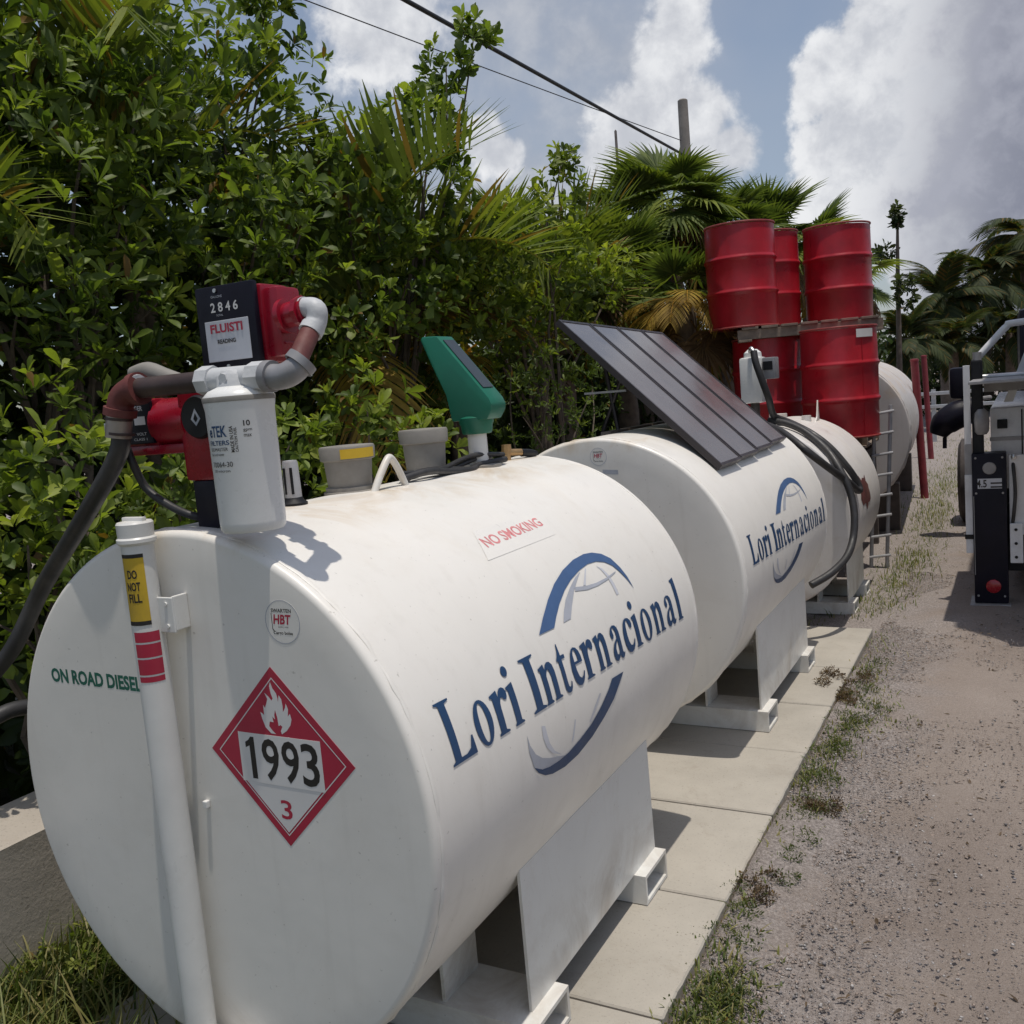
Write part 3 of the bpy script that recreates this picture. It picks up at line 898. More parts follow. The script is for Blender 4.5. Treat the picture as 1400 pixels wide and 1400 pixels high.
# upright filler pipe on the front end
fp = MB()
fp.tube([(-0.046, -0.046, 0.155), (-0.046, -0.046, 1.345)], 0.0335, 28)
fpo = fp.build('fill_pipe', MAT['pvc'], t1, smooth=40)
c = MB().lathe([(1.338, 0.036), (1.343, 0.0405), (1.350, 0.0405), (1.354, 0.037), (1.382, 0.038), (1.386, 0.035), (1.387, 0.02)], (-0.046, -0.046, 0), 'Z', 32)
c.box((-0.046, -0.046, 1.390), (0.062, 0.012, 0.010), 0.002)
c.build('pipe_cap', MAT['pvc'], fpo, smooth=35)
b = MB().span((-0.030, -0.042, 1.146), (0.030, -0.036, 1.222), 0.002)
b.span((0.025, -0.039, 1.150), (0.032, -0.0005, 1.224), 0.002)
b.lathe([(0, .0045), (.003, .0045)], (0.012, -0.045, 1.160), 'Y', 8).lathe([(0, .0045), (.003, .0045)], (0.012, -0.045, 1.208), 'Y', 8)
b.build('pipe_bracket', MAT['pvc'], fpo)
e = MB().tube([(-0.046, -0.046, 0.20), (0.03, -0.05, 0.185), (0.085, -0.02, 0.18), (0.085, 0.02, 0.18)], 0.030, 14, 5)
e.lathe([(-0.012, 0.045), (0.002, 0.045)], (0.085, -0.006, 0.18), 'Y', 20)
e.build('pipe_elbow', MAT['pvc'], fpo, smooth=40)
MB().span((0.010, -0.012, 0.742), (0.022, -0.0005, 0.758), 0.002).build('bracket_tab', MAT['pvc'], fpo)


def pipe_sticker(name, a0, a1, z0, z1, mat, parent, off=0.0006, r=0.0335, y=-0.046):
    mb = MB(); n = 8
    pts, fs = [], []
    for k in range(n + 1):
        a = math.radians(a0 + (a1 - a0) * k / n)
        for z in (z0, z1): pts.append((-0.046 + math.cos(a) * (r + off), y + math.sin(a) * (r + off), z))
    fs = [(2 * k, 2 * k + 2, 2 * k + 3, 2 * k + 1) for k in range(n)]
    mb.faces(pts, fs)
    return mb.build(name, mat, parent, smooth=40, fix=False)


ys = pipe_sticker('warning_sticker', -112, -26, 1.168, 1.320, MAT['yellow'], fpo)
pipe_sticker('sticker_edge', -112, -26, 1.312, 1.320, MAT['black_print'], fpo, 0.0010)
pipe_sticker('sticker_edge', -112, -26, 1.168, 1.177, MAT['black_print'], fpo, 0.0010)
pm = lambda a, b: Vector((-0.046 + math.cos(a / 0.0346) * 0.0346, -0.046 + math.sin(a / 0.0346) * 0.0346, b))
ang = lambda d: math.radians(d) * 0.0346
for s, z, w in (('DO', 1.268, 0.022), ('NOT', 1.242, 0.030), ('FILL', 1.217, 0.030)):
    print_obj('sticker_lettering', [text_poly(s, w, 0.019, 0.03, ang(-72) - w / 2, z)], pm, MAT['black_print'], fpo, 0.05)
for z0, z1 in ((1.131, 1.153), (1.098, 1.127), (1.060, 1.094), (1.044, 1.056)):
    pipe_sticker('red_sticker', -98, -2, z0, z1, MAT['red_print'], fpo)

R2, Z2, YA, YB = 0.6207, 0.752, 2.287, 4.134
t2 = thing('fuel_tank', (0, 3.2, 0), 'white cylindrical fuel tank with the solar panel on top', 'fuel tank', 'white fuel tanks in a row')
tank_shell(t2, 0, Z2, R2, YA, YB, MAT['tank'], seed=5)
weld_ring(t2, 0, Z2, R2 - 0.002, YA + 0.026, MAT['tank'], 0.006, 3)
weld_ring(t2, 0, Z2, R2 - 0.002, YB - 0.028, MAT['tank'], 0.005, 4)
stand(t2, 0, Z2, R2, YA, [(2.660, 2.845), (3.56, 3.75)], (2.68, 3.74), 0.55, 0.592, 0.002, 0.092, MAT['stand'])
round_sticker(t2, YA, 0.025, 1.296, 0.038)
print_obj('label_film', [flat_poly([(0.04, 1.222), (0.11, 1.218), (0.11, 1.236), (0.04, 1.24)])], on_head(YA, 0.0003), MAT['grey_print'], t2, 0)
s2u = (4.049 - 2.430) / (1.5445 - 0.103)
logo(t2, R2, 0, Z2, lambda u: 2.430 + (u - 0.103) * s2u, lambda u, v: 0.0536 + (v - 0.1101) * 0.955 - 0.0100 * (u - 0.103))

R3, Z3 = 0.605, 0.640
t3 = thing('fuel_tank', (0.06, 5.4, GZ), 'weathered white tank with brown stains, black hoses looped over it', 'fuel tank', 'white fuel tanks in a row')
tank_shell(t3, 0.06, Z3, R3, 4.70, 6.07, MAT['tank_old'], seed=9, n=96)
weld_ring(t3, 0.06, Z3, R3 - 0.002, 4.726, MAT['tank_old'], 0.006, 6)
stand(t3, 0.06, Z3, R3, 4.7, [(5.06, 5.24), (5.62, 5.80)], (5.08, 5.78), 0.50, 0.545, GZ, 0.08, MAT['stand'])
# torn brown label on the side
wm3 = wrapped(R3, 0.06, Z3, 0.003)
rr = random.Random(4)
pts = [(5.35 + 0.20 * math.cos(a) * (0.7 + 0.5 * rr.random()), 0.10 + 0.12 * math.sin(a) * (0.6 + 0.6 * rr.random())) for a in np.linspace(0, 2 * math.pi, 22)[:-1]]
print_obj('worn_label', [flat_poly(pts)], wm3, MAT['rust_pipe'], t3)
mb = MB()
mb.lathe([(1.22, 0.05), (1.27, 0.05), (1.272, 0.062), (1.30, 0.062), (1.30, 0.02)], (0.10, 5.35, 0), 'Z', 16)
mb.build('tank_fitting', MAT['tank_old'], t3, smooth=35)
MB().lathe([(1.20, 0.035), (1.26, 0.035)], (0.22, 5.72, 0), 'Z', 12).build('tank_fitting', MAT['tank_old'], t3, smooth=35)
mb = MB().prism([(5.74, 1.17), (5.96, 1.17), (5.93, 1.36), (5.88, 1.24)], lambda a, b, h: Vector((0.26 + h, a, b)), 0.01)
mb.build('lifting_lug', MAT['tank_old'], t3)

# big tank farther back, turned slightly, standing on a frame
t4 = thing('storage_tank', (-0.16, 10.1, GZ), 'largest pale grey storage tank behind the red drums', 'storage tank')
sh = tank_shell(t4, -0.16, 0.93, 0.73, 8.1, 12.2, MAT['tank_far'], seed=12, n=96)
weld_ring(t4, -0.16, 0.93, 0.729, 8.13, MAT['tank_far'], 0.012, 8)
weld_ring(t4, -0.16, 0.93, 0.728, 10.1, MAT['tank_far'], 0.008, 8)
for y in (8.5, 11.7):
    MB().span((-0.76, y - 0.08, GZ), (0.44, y + 0.08, 0.42)).build('cradle', MAT['rack'], t4, bevel=0.01)
t4.rotation_euler.z = math.radians(3.4)

# ------------------------------------------------------------------ pump, meter and filter on the front tank
def elbow(pts, r, mat, name, parent, n=16, collars=True, cr=1.25):
    mb = MB().tube(pts, r, n, 6)
    if collars:
        for a, b in ((pts[0], pts[1]), (pts[-1], pts[-2])):
            a, b = Vector(a), Vector(b)
            d = (b - a).normalized()
            mb.rod(a - d * 0.002, a + d * 0.016, r * cr, n)
    return mb.build(name, mat, parent, smooth=40)


fs = thing('fuel_pump', (0.0, 0.16, 1.34), 'red fuel pump and meter with white filter can on the front tank', 'fuel pump')
FX, FY = 0.118, 0.145
fc = MB().lathe([(1.338, 0.0647), (1.345, 0.0695), (1.36, 0.0706), (1.60, 0.0730), (1.612, 0.0753), (1.622, 0.0762), (1.630, 0.0749), (1.642, 0.0631), (1.650, 0.0434), (1.652, 0.0158)], (FX, FY, 0), 'Z', 48).build('filter_can', MAT['filter'], fs, smooth=40)
MB().lathe([(1.618, 0.0767), (1.626, 0.0773), (1.629, 0.0762)], (FX, FY, 0), 'Z', 48, cap=False).build('rim_band', MAT['cap_grey'], fc, smooth=40)
rc = 0.0735
cm = lambda a, b: Vector((FX + math.cos(a / rc) * rc, FY + math.sin(a / rc) * rc, b))
A = lambda d: math.radians(d) * rc
print_obj('brand_lettering', [text_poly('eTEK', 0.050, 0.024, 0.02, A(-112), 1.545), text_poly('FILTERS', 0.056, 0.010, 0.012, A(-114), 1.528)], cm, MAT['navy_print'], fc, 0.1)
print_obj('small_lettering', [text_poly('BIOMASTER', 0.050, 0.007, 0.0, A(-113), 1.516), text_poly('fuel and water', 0.040, 0.006, 0.0, A(-113), 1.506), text_poly('70064-30', 0.056, 0.011, 0.0, A(-112), 1.482), text_poly('30 micron', 0.046, 0.006, 0.0, A(-110), 1.471)], cm, MAT['black_print'], fc, 0.1)


def vert_text(s, w, h, ang, z):
    P_, F_ = text_poly(s, w, h, 0.015)
    return ([(A(ang) - y, z + x) for x, y in P_], F_)


print_obj('side_lettering', [vert_text('MADE IN USA', 0.055, 0.008, -62, 1.512), vert_text('CAUTION FUEL', 0.052, 0.006, -56, 1.512)], cm, MAT['black_print'], fc, 0.1)
print_obj('side_lettering', [text_poly('10', 0.014, 0.012, 0.02, A(-44), 1.565), text_poly('gpm', 0.018, 0.007, 0.0, A(-45), 1.552), text_poly('max', 0.016, 0.006, 0.0, A(-45), 1.542)], cm, MAT['black_print'], fc, 0.1)
hd = MB().tube([(0.028, FY, 1.668), (0.20, FY, 1.664)], 0.027, 20)
hd.lathe([(1.640, 0.045), (1.672, 0.040), (1.684, 0.030), (1.688, 0.01)], (FX, FY, 0), 'Z', 24)
hd.rod((0.020, FY, 1.668), (0.055, FY, 1.667), 0.033, 8)
hd.rod((0.165, FY, 1.665), (0.205, FY, 1.664), 0.033, 8)
hd.rod((FX, FY - 0.042, 1.667), (FX, FY - 0.02, 1.667), 0.012, 6)
hd.build('filter_head', MAT['tape'], fs, smooth=35)
# discharge loop: grey elbow, rusty nipple, taped elbow into the meter's side
elbow([(0.205, FY, 1.664), (0.245, FY, 1.660), (0.274, FY + .006, 1.670), (0.286, FY + .022, 1.690)], 0.027, MAT['galv'], 'pipe_elbow', fs, 18)
MB().rod((0.285, FY + .004, 1.686), (0.252, FY + .106, 1.764), 0.0215, 18).build('pipe_nipple', MAT['rust_pipe'], fs, smooth=40)
elbow([(0.258, FY + .090, 1.752), (0.262, FY + .108, 1.774), (0.262, FY + .112, 1.799), (0.238, FY + .113, 1.806), (0.218, FY + .113, 1.804)], 0.0235, MAT['tape'], 'taped_elbow', fs, 18, cr=1.12)
# meter
mt = MB().span((0.062, 0.142, 1.690), (0.222, 0.232, 1.856), 0.012).build('meter_body', MAT['red'], fs, smooth=30)
mb = MB()
mb.span((0.216, 0.150, 1.70), (0.258, 0.224, 1.846), 0.010)
mb.rod((0.255, 0.165, 1.782), (0.318, 0.165, 1.788), 0.026, 20)
mb.rod((0.258, 0.165, 1.782), (0.270, 0.165, 1.783), 0.036, 20)
mb.rod((0.300, 0.165, 1.786), (0.312, 0.165, 1.787), 0.033, 8)
for z in (1.725, 1.762, 1.81): mb.span((0.254, 0.158, z), (0.262, 0.215, z + 0.005), 0.001)
mb.build('meter_flange', MAT['red'], mt, smooth=35)
fpz = MB().span((0.050, 0.124, 1.680), (0.216, 0.141, 1.862), 0.006).build('face_plate', MAT['navy_black'], mt, smooth=30)
HP = lambda off: (lambda a, b: Vector((a, 0.124 - off, b)))
for k, ch in enumerate('2846'):
    print_obj('counter_digit', [text_poly(ch, 0.0135, 0.020, 0.02, 0.094 + k * 0.0215, 1.806)], HP(0.0012), MAT['white_print'], mt, 0)
print_obj('face_print', [text_poly('GALLONS', 0.032, 0.005, 0.0, 0.098, 1.836), text_poly('TOTAL', 0.020, 0.004, 0.0, 0.108, 1.797)], HP(0.0012), MAT['pale_print'], mt, 0)
MB().span((0.072, 0.1222, 1.702), (0.196, 0.1245, 1.788), 0.001).build('white_label', MAT['pale_print'], mt)
print_obj('label_lettering', [text_poly('FLUISTI', 0.092, 0.019, 0.03, 0.088, 1.762)], HP(0.0030), MAT['red_print'], mt, 0)
print_obj('label_lettering', [text_poly('READING', 0.052, 0.009, 0.03, 0.105, 1.739)], HP(0.0030), MAT['black_print'], mt, 0)
for x, z in ((0.112, 1.851), (0.128, 1.690)):
    MB().lathe([(0, .0045), (.003, .0045)], (x, 0.120, z), 'Y', 10).build('screw', MAT['steel'], mt)
cc = Vector((0.135, 0.02, 0.435)); mt.scale = (1.05,) * 3
mt.location = cc + Vector((-0.0914, 0.0914, 0.013)) - cc * 1.05
# suction side: brown pipe, rusty elbow, hose barb with clamps
MB().rod((0.022, FY, 1.668), (-0.185, 0.131, 1.668), 0.0235, 18).build('supply_pipe', MAT['dark_pipe'], fs, smooth=40)
MB().lathe([(-0.174, 0.031), (-0.170, 0.033), (-0.166, 0.031)], (0, 0.130, 1.668), 'X', 20).build('tape_ring', MAT['tape'], fs, smooth=40)
elbow([(-0.166, 0.132, 1.668), (-0.200, 0.130, 1.664), (-0.227, 0.127, 1.645), (-0.236, 0.125, 1.612)], 0.030, MAT['rust_pipe'], 'rusty_elbow', fs, 18)
MB().rod((-0.236, 0.125, 1.618), (-0.246, 0.121, 1.560), 0.0295, 18).build('hose_clamp', MAT['clamp'], fs, smooth=40)
for z in (1.606, 1.572):
    MB().rod((-0.2385, 0.1240, z), (-0.2395, 0.1236, z - 0.006), 0.0315, 18).build('clamp_band', MAT['dark_pipe'], fs, smooth=40)
MB().box((-0.272, 0.121, 1.585), (0.014, 0.02, 0.022), 0.003).build('clamp_screw', MAT['steel'], fs)
# pump motor behind the filter
pb = MB().span((-0.115, 0.185, 1.445), (0.010, 0.285, 1.655), 0.012)
pb.rod((-0.21, 0.235, 1.585), (-0.10, 0.235, 1.585), 0.058, 24)
pb.span((-0.34, 0.19, 1.512), (-0.10, 0.28, 1.535), 0.006)
pb.span((-0.32, 0.195, 1.53), (-0.20, 0.275, 1.645), 0.010)
pbo = pb.build('pump_body', MAT['red'], fs, smooth=35)
MB().span((-0.315, 0.186, 1.540), (-0.205, 0.1955, 1.640), 0.002).build('motor_plate', MAT['navy_black'], pbo)
pp = lambda off: (lambda a, b: Vector((a, 0.186 - off, b)))
print_obj('plate_print', [text_poly('DANGER', 0.060, 0.012, 0.02, -0.29, 1.618), ([( -0.262, 1.585), (-0.225, 1.585), (-0.225, 1.605), (-0.262, 1.605)], [(0, 1, 2, 3)]), text_poly('115 VOLT', 0.055, 0.007, 0.0, -0.28, 1.560), text_poly('CLASS 1', 0.045, 0.006, 0.0, -0.27, 1.548)], pp(0.0012), MAT['pale_print'], pbo, 0)
MB().lathe([(0.172, 0.046), (0.180, 0.050), (0.186, 0.050)], (-0.045, 0, 1.592), 'Y', 28).build('round_cover', MAT['black'], pbo, smooth=35)
print_obj('cover_emblem', [flat_poly([(-0.045, 1.572), (-0.030, 1.588), (-0.045, 1.612), (-0.060, 1.588)], [[(-0.045, 1.580), (-0.038, 1.588), (-0.045, 1.602), (-0.052, 1.588)]])], lambda a, b: Vector((a, 0.1705, b)), MAT['grey_print'], pbo, 0)
MB().span((-0.100, 0.19, 1.335), (0.02, 0.28, 1.446), 0.006).build('pump_base', MAT['navy_black'], fs, smooth=30)
MB().tube([(-0.33, 0.26, 1.712), (-0.27, 0.255, 1.713), (-0.20, 0.25, 1.692), (-0.12, 0.25, 1.672), (-0.05, 0.25, 1.66)], 0.022, 14, 4, radii=[0.018, 0.023, 0.020, 0.014, 0.012]).build('nozzle_spout', MAT['cap_grey'], fs, smooth=45)

fs.location = (0.1158, 0.034, 1.358); fs.scale = (0.93,) * 3
h1 = MB().tube([(-0.108, 0.001, 1.595), (-0.122, 0.0, 1.53), (-0.25, 0.0, 1.402), (-0.50, 0.040, 1.218), (-0.60, 0.012, 1.076), (-0.665, -0.02, 1.00), (-0.72, -0.07, 0.93), (-0.735, -0.08, 0.885), (-0.725, -0.02, 0.872), (-0.715, 0.08, 0.878), (-0.72, 0.3, 0.80), (-0.76, 0.7, 0.55), (-0.82, 1.1, 0.2), (-0.84, 1.4, GZ + 0.02)], 0.0205, 16, 7).build('fuel_hose', MAT['rubber'], None, smooth=60)
tag(h1, 'thick black hose hanging from the rusty elbow down past the front tank', 'hose')
c1 = MB().tube([(-0.140, 0.040, 1.535), (-0.125, 0.035, 1.508), (-0.115, 0.055, 1.446), (-0.055, 0.06, 1.405), (0.01, 0.07, 1.378), (0.03, 0.12, 1.368)], 0.009, 8, 6).build('power_cable', MAT['rubber'], None, smooth=60)
tag(c1, 'thin black cable drooping under the red pump', 'cable')

# ------------------------------------------------------------------ small fittings on top of the front tank
g = thing('level_gauge', (0.0, 0.402, 1.35), 'small silver level gauge with a slot on a black foot', 'gauge')
MB().lathe([(1.340, 0.034), (1.362, 0.034), (1.368, 0.026), (1.376, 0.022)], (0, 0.402, 0), 'Z', 20).build('gauge_foot', MAT['black'], g, smooth=35)
MB().lathe([(1.370, 0.0215), (1.462, 0.0195), (1.468, 0.017), (1.469, 0.005)], (0, 0.402, 0), 'Z', 20).build('gauge_tube', MAT['ladder'], g, smooth=35)
for a in (-100, -48):
    mb = MB()
    for da in (-5, 5):
        pass
    ca, sa = math.cos(math.radians(a)), math.sin(math.radians(a))
    mb.box((ca * 0.0205, 0.402 + sa * 0.0205, 1.418), (0.003, 0.007, 0.066), 0.001, Matrix.Rotation(math.radians(a), 3, 'Z'))
    mb.build('gauge_slot', MAT['black'], g)


def vent(x, y, z0, z1, r, label, yellow):
    v = thing('vent_cap', (x, y, z0), label, 'vent cap', 'grey vent caps on the front tank')
    h = z1 - z0
    MB().lathe([(z0 - 0.01, r * 0.98), (z0 + 0.006, r * 0.98), (z0 + 0.008, r * 0.90), (z0 + 0.018, r * 0.90), (z0 + 0.02, r * 0.80), (z0 + h * 0.70, r * 0.88)], (x, y, 0), 'Z', 36).build('vent_neck', MAT['cap_grey'], v, smooth=35)
    MB().lathe([(z0 + h * 0.70, r * 0.93), (z0 + h * 0.72, r), (z1 - 0.006, r * 1.02), (z1, r * 0.98), (z1 + 0.002, r * 0.4)], (x, y, 0), 'Z', 36).build('vent_lid', MAT['cap_grey'], v, smooth=35)
    if yellow:
        mb = MB(); pts = []
        for k in range(11):
            a = math.radians(-66 + 78 * k / 10)
            for z in (z0 + h * 0.745, z1 - 0.007): pts.append((x + math.cos(a) * (r * 1.02 + 0.0016), y + math.sin(a) * (r * 1.02 + 0.0016), z))
        mb.faces(pts, [(2 * k, 2 * k + 2, 2 * k + 3, 2 * k + 1) for k in range(10)])
        mb.build('yellow_label', MAT['yellow'], v, smooth=40, fix=False)
    return v


vent(-0.045, 0.690, 1.352, 1.483, 0.076, 'round grey vent cap with a yellow label on its lid', True)
vent(-0.080, 1.130, 1.350, 1.500, 0.078, 'plain grey vent cap between the yellow-labelled cap and the green monitor', False)
lg = MB().tube([(0.045, 0.672, 1.345), (0.048, 0.70, 1.388), (0.05, 0.742, 1.434), (0.05, 0.762, 1.436), (0.05, 0.790, 1.405), (0.052, 0.822, 1.345)], 0.0105, 10, 5).build('lifting_lug', MAT['stand'], None, smooth=50)
tag(lg, 'small white triangular lifting lug beside the black cables', 'lug')
for k, (dx, dz) in enumerate(((0, 0), (0.022, 0.004), (-0.02, 0.012), (0.008, 0.02))):
    rr = random.Random(k)
    pts = [(0.02 + dx + rr.uniform(-.02, .02), 0.83 + 0.118 * i + rr.uniform(-.02, .02), 1.366 + dz + (0.012 * math.sin(i * 1.2 + k)) * (0 < i < 5)) for i in range(6)]
    c = MB().tube(pts, 0.0105 if k < 2 else 0.008, 8, 6).build('wiring_cable', MAT['rubber'], None, smooth=60)
    tag(c, ['black cable nearest the camera in the bundle by the white lug', 'black cable nearest the logo side of the bundle on the front tank', 'thin black cable at the hedge side of the bundle on the front tank', 'thin black cable looped highest in the bundle by the green monitor'][k], 'cable', 'black cables on the front tank')

gm = thing('tank_monitor', (0.0, 1.33, 1.355), 'green plastic solar tank monitor with a slanted top on a short white pipe', 'monitor')
MB().lathe([(1.345, 0.033), (1.470, 0.032)], (0.002, 1.33, 0), 'Z', 24).build('monitor_pipe', MAT['pvc'], gm, smooth=40)
MB().lathe([(1.350, 0.075), (1.362, 0.075), (1.364, 0.05)], (0.002, 1.33, 0), 'Z', 24).build('pipe_flange', MAT['cap_grey'], gm, smooth=40)
prof = [(-0.061, 1.512), (-0.076, 1.600), (-0.120, 1.700), (-0.157, 1.790), (-0.150, 1.800), (-0.090, 1.797), (0.086, 1.582), (0.096, 1.560), (0.092, 1.540), (0.074, 1.512)]
mb = MB().prism(prof, lambda a, b, h: Vector((a, 1.33 - 0.05 + h, b)), 0.10)
mb.build('monitor_housing', MAT['green'], gm, smooth=25, bevel=0.007)
MB().lathe([(1.466, 0.047), (1.472, 0.051), (1.495, 0.054), (1.503, 0.058), (1.520, 0.060), (1.526, 0.05)], (0.004, 1.33, 0), 'Z', 28).build('monitor_collar', MAT['green'], gm, smooth=35)
dn = Vector((0.086 + 0.090, 0, 1.582 - 1.797)); dl = dn.normalized(); nn = Vector((-dl.z, 0, dl.x)); nn = nn if nn.z > 0 else -nn
mb = MB(); o = Vector((-0.090, 1.33, 1.797))
for nm, s0, s1, w, hh, mat in (('solar_cell', 0.02, 0.235, 0.034, 0.0025, 'green_glass'),):
    mb = MB(); q = []
    for s, y in ((s0, -w), (s1, -w), (s1, w), (s0, w)):
        q.append(o + dl * s + Vector((0, y, 0)) + nn * 0.001)
    mb.faces(q + [v + nn * hh for v in q], [(0, 1, 2, 3), (4, 5, 6, 7), (0, 1, 5, 4), (1, 2, 6, 5), (2, 3, 7, 6), (3, 0, 4, 7)])
    mb.build(nm, MAT[mat], gm)

jv = thing('drain_valve', (0.0, 1.57, 1.355), 'small brass valve with a dark handle behind the green monitor', 'valve')
MB().rod((0.0, 1.53, 1.345), (0.0, 1.53, 1.395), 0.014, 10).rod((-0.015, 1.53, 1.385), (0.02, 1.60, 1.378), 0.013, 10).rod((0.0, 1.53, 1.39), (0.0, 1.53, 1.412), 0.018, 8).build('valve_body', MAT['brass'], jv, smooth=40)
MB().tube([(0.02, 1.60, 1.376), (0.03, 1.64, 1.372), (0.03, 1.69, 1.362), (0.01, 1.66, 1.355)], 0.014, 8, 4).build('valve_handle', MAT['black'], jv, smooth=40)

# ------------------------------------------------------------------ solar panel on the second tank
sp = thing('solar_panel', (0.0, 3.25, 1.37), 'tilted dark four-strip solar panel leaning on the second tank', 'solar panel')
nrm = Vector((0.707, 0, 0.707))
B0, B1 = Vector((.435, 2.575, 1.200)) + nrm * .034, Vector((.445, 3.915, 1.195)) + nrm * .034
T0, T1 = Vector((-.275, 2.60, 1.895)) + nrm * .022, Vector((-.225, 3.90, 1.855)) + nrm * .022
for k in range(4):
    a, b = k / 4 + 0.004, (k + 1) / 4 - 0.004
    drop = (0.018, 0.010, 0.0, -0.012)[k]
    pb_ = lambda t: B0.lerp(B1, t); pt_ = lambda t: T0.lerp(T1, t)
    c0, c1, c2, c3 = pb_(a), pb_(b), pt_(b), pt_(a)
    up = (c3 - c0).normalized()
    c0 = c0 - up * drop; c1 = c1 - up * drop
    md = bpy.data.objects.new('panel_strip', None); COL.objects.link(md); md.parent = sp
    n_ = (c1 - c0).cross(c3 - c0).normalized(); n_ = n_ if n_.z > 0 else -n_
    w = 0.014
    mb = MB()
    ex, ey = (c1 - c0).normalized(), (c3 - c0).normalized()
    I = [c0 + ex * w + ey * w, c1 - ex * w + ey * w, c2 - ex * w - ey * w, c3 + ex * w - ey * w]
    O = [c0, c1, c2, c3]
    th = -0.028
    V = O + I + [v + n_ * th for v in O] + [v + n_ * -0.004 for v in I]
    F = [(i, (i + 1) % 4, 4 + (i + 1) % 4, 4 + i) for i in range(4)] + [(i, (i + 1) % 4, 8 + (i + 1) % 4, 8 + i) for i in range(4)] + [(8, 9, 10, 11)] + [(4 + i, 4 + (i + 1) % 4, 12 + (i + 1) % 4, 12 + i) for i in range(4)]
    mb.faces(V, F)
    mb.build('strip_frame', MAT['frame'], md)
    MB().faces([v + n_ * -0.0035 for v in I], [(0, 1, 2, 3)])
    g_ = MB(); g_.faces([v + n_ * -0.0030 for v in I], [(0, 1, 2, 3)])
    g_.build('strip_glass', MAT['solar'], md)
for y in (2.85, 3.65):
    MB().rod((-0.16, y, 1.765), (-0.10, y, 1.355), 0.011, 8).build('rear_leg', MAT['frame'], sp, smooth=40)
    MB().rod((-0.05, y, 1.66), (-0.20, y, 1.335), 0.010, 8).build('brace', MAT['frame'], sp, smooth=40)
    MB().span((-0.26, y - 0.012, 1.556), (-0.045, y + 0.012, 1.566)).build('cross_bar', MAT['ladder'], sp)
MB().span((-0.13, 2.70, 1.350), (-0.08, 3.80, 1.378)).build('foot_rail', MAT['wood'], sp)

# ------------------------------------------------------------------ second pump and its hoses on the third tank
wp = thing('fuel_pump', (0.06, 4.95, 1.24), 'white dispenser pump with grey side box in front of the red drums', 'fuel pump')
mb = MB().span((-0.030, 4.86, 1.40), (0.115, 5.02, 1.70), 0.02)
mb.lathe([(1.69, 0.060), (1.73, 0.056), (1.752, 0.03)], (0.045, 4.94, 0), 'Z', 20)
mb.build('pump_cabinet', MAT['filter'], wp, smooth=35)
MB().span((0.118, 4.88, 1.55), (0.20, 5.0, 1.69), 0.008).build('side_box', MAT['galv'], wp, smooth=30)
MB().span((0.125, 4.872, 1.61), (0.185, 4.879, 1.665)).build('side_window', MAT['black'], wp)
MB().lathe([(1.23, 0.05), (1.26, 0.05), (1.262, 0.03), (1.40, 0.03)], (0.045, 4.94, 0), 'Z', 16).build('pump_stem', MAT['rack'], wp, smooth=35)
MB().tube([(0.05, 4.86, 1.735), (0.065, 4.83, 1.755), (0.09, 4.81, 1.72)], 0.014, 10, 4).build('nozzle', MAT['steel'], wp, smooth=40)
hz = [
 ([(0.085, 4.81, 1.735), (0.10, 4.79, 1.66), (0.13, 4.80, 1.55), (0.16, 4.84, 1.42), (0.16, 4.95, 1.31), (0.20, 5.10, 1.262), (0.271, 5.023, 1.239), (0.402, 4.938, 1.175), (0.517, 4.913, 1.081), (0.613, 4.93, 0.952), (0.656, 4.985, 0.860), (0.676, 4.99, 0.80), (0.671, 4.92, 0.800), (0.645, 4.76, 0.872), (0.575, 4.45, 1.005), (0.49, 4.33, 1.108), (0.404, 4.38, 1.174), (0.30, 4.5, 1.228), (0.20, 4.62, 1.26)],
  'black hose looping from the white pump across the weathered tank and back'),
 ([(0.12, 4.98, 1.275), (0.24, 4.94, 1.252), (0.368, 4.88, 1.195), (0.519, 4.772, 1.079), (0.616, 4.681, 0.947), (0.671, 4.653, 0.812), (0.694, 4.613, 0.681), (0.688, 4.56, 0.544), (0.665, 4.43, 0.455), (0.60, 4.28, 0.39), (0.50, 4.19, 0.335)],
  'black hose hanging down between the second tank and the weathered tank'),
]
for pts, lab in hz:
    o = MB().tube(pts, 0.0225, 14, 7).build('fuel_hose', MAT['rubber'], None, smooth=60)
    tag(o, lab, 'hose')

# ------------------------------------------------------------------ red drums, pallets and rack
DR, DH = 0.292, 0.87


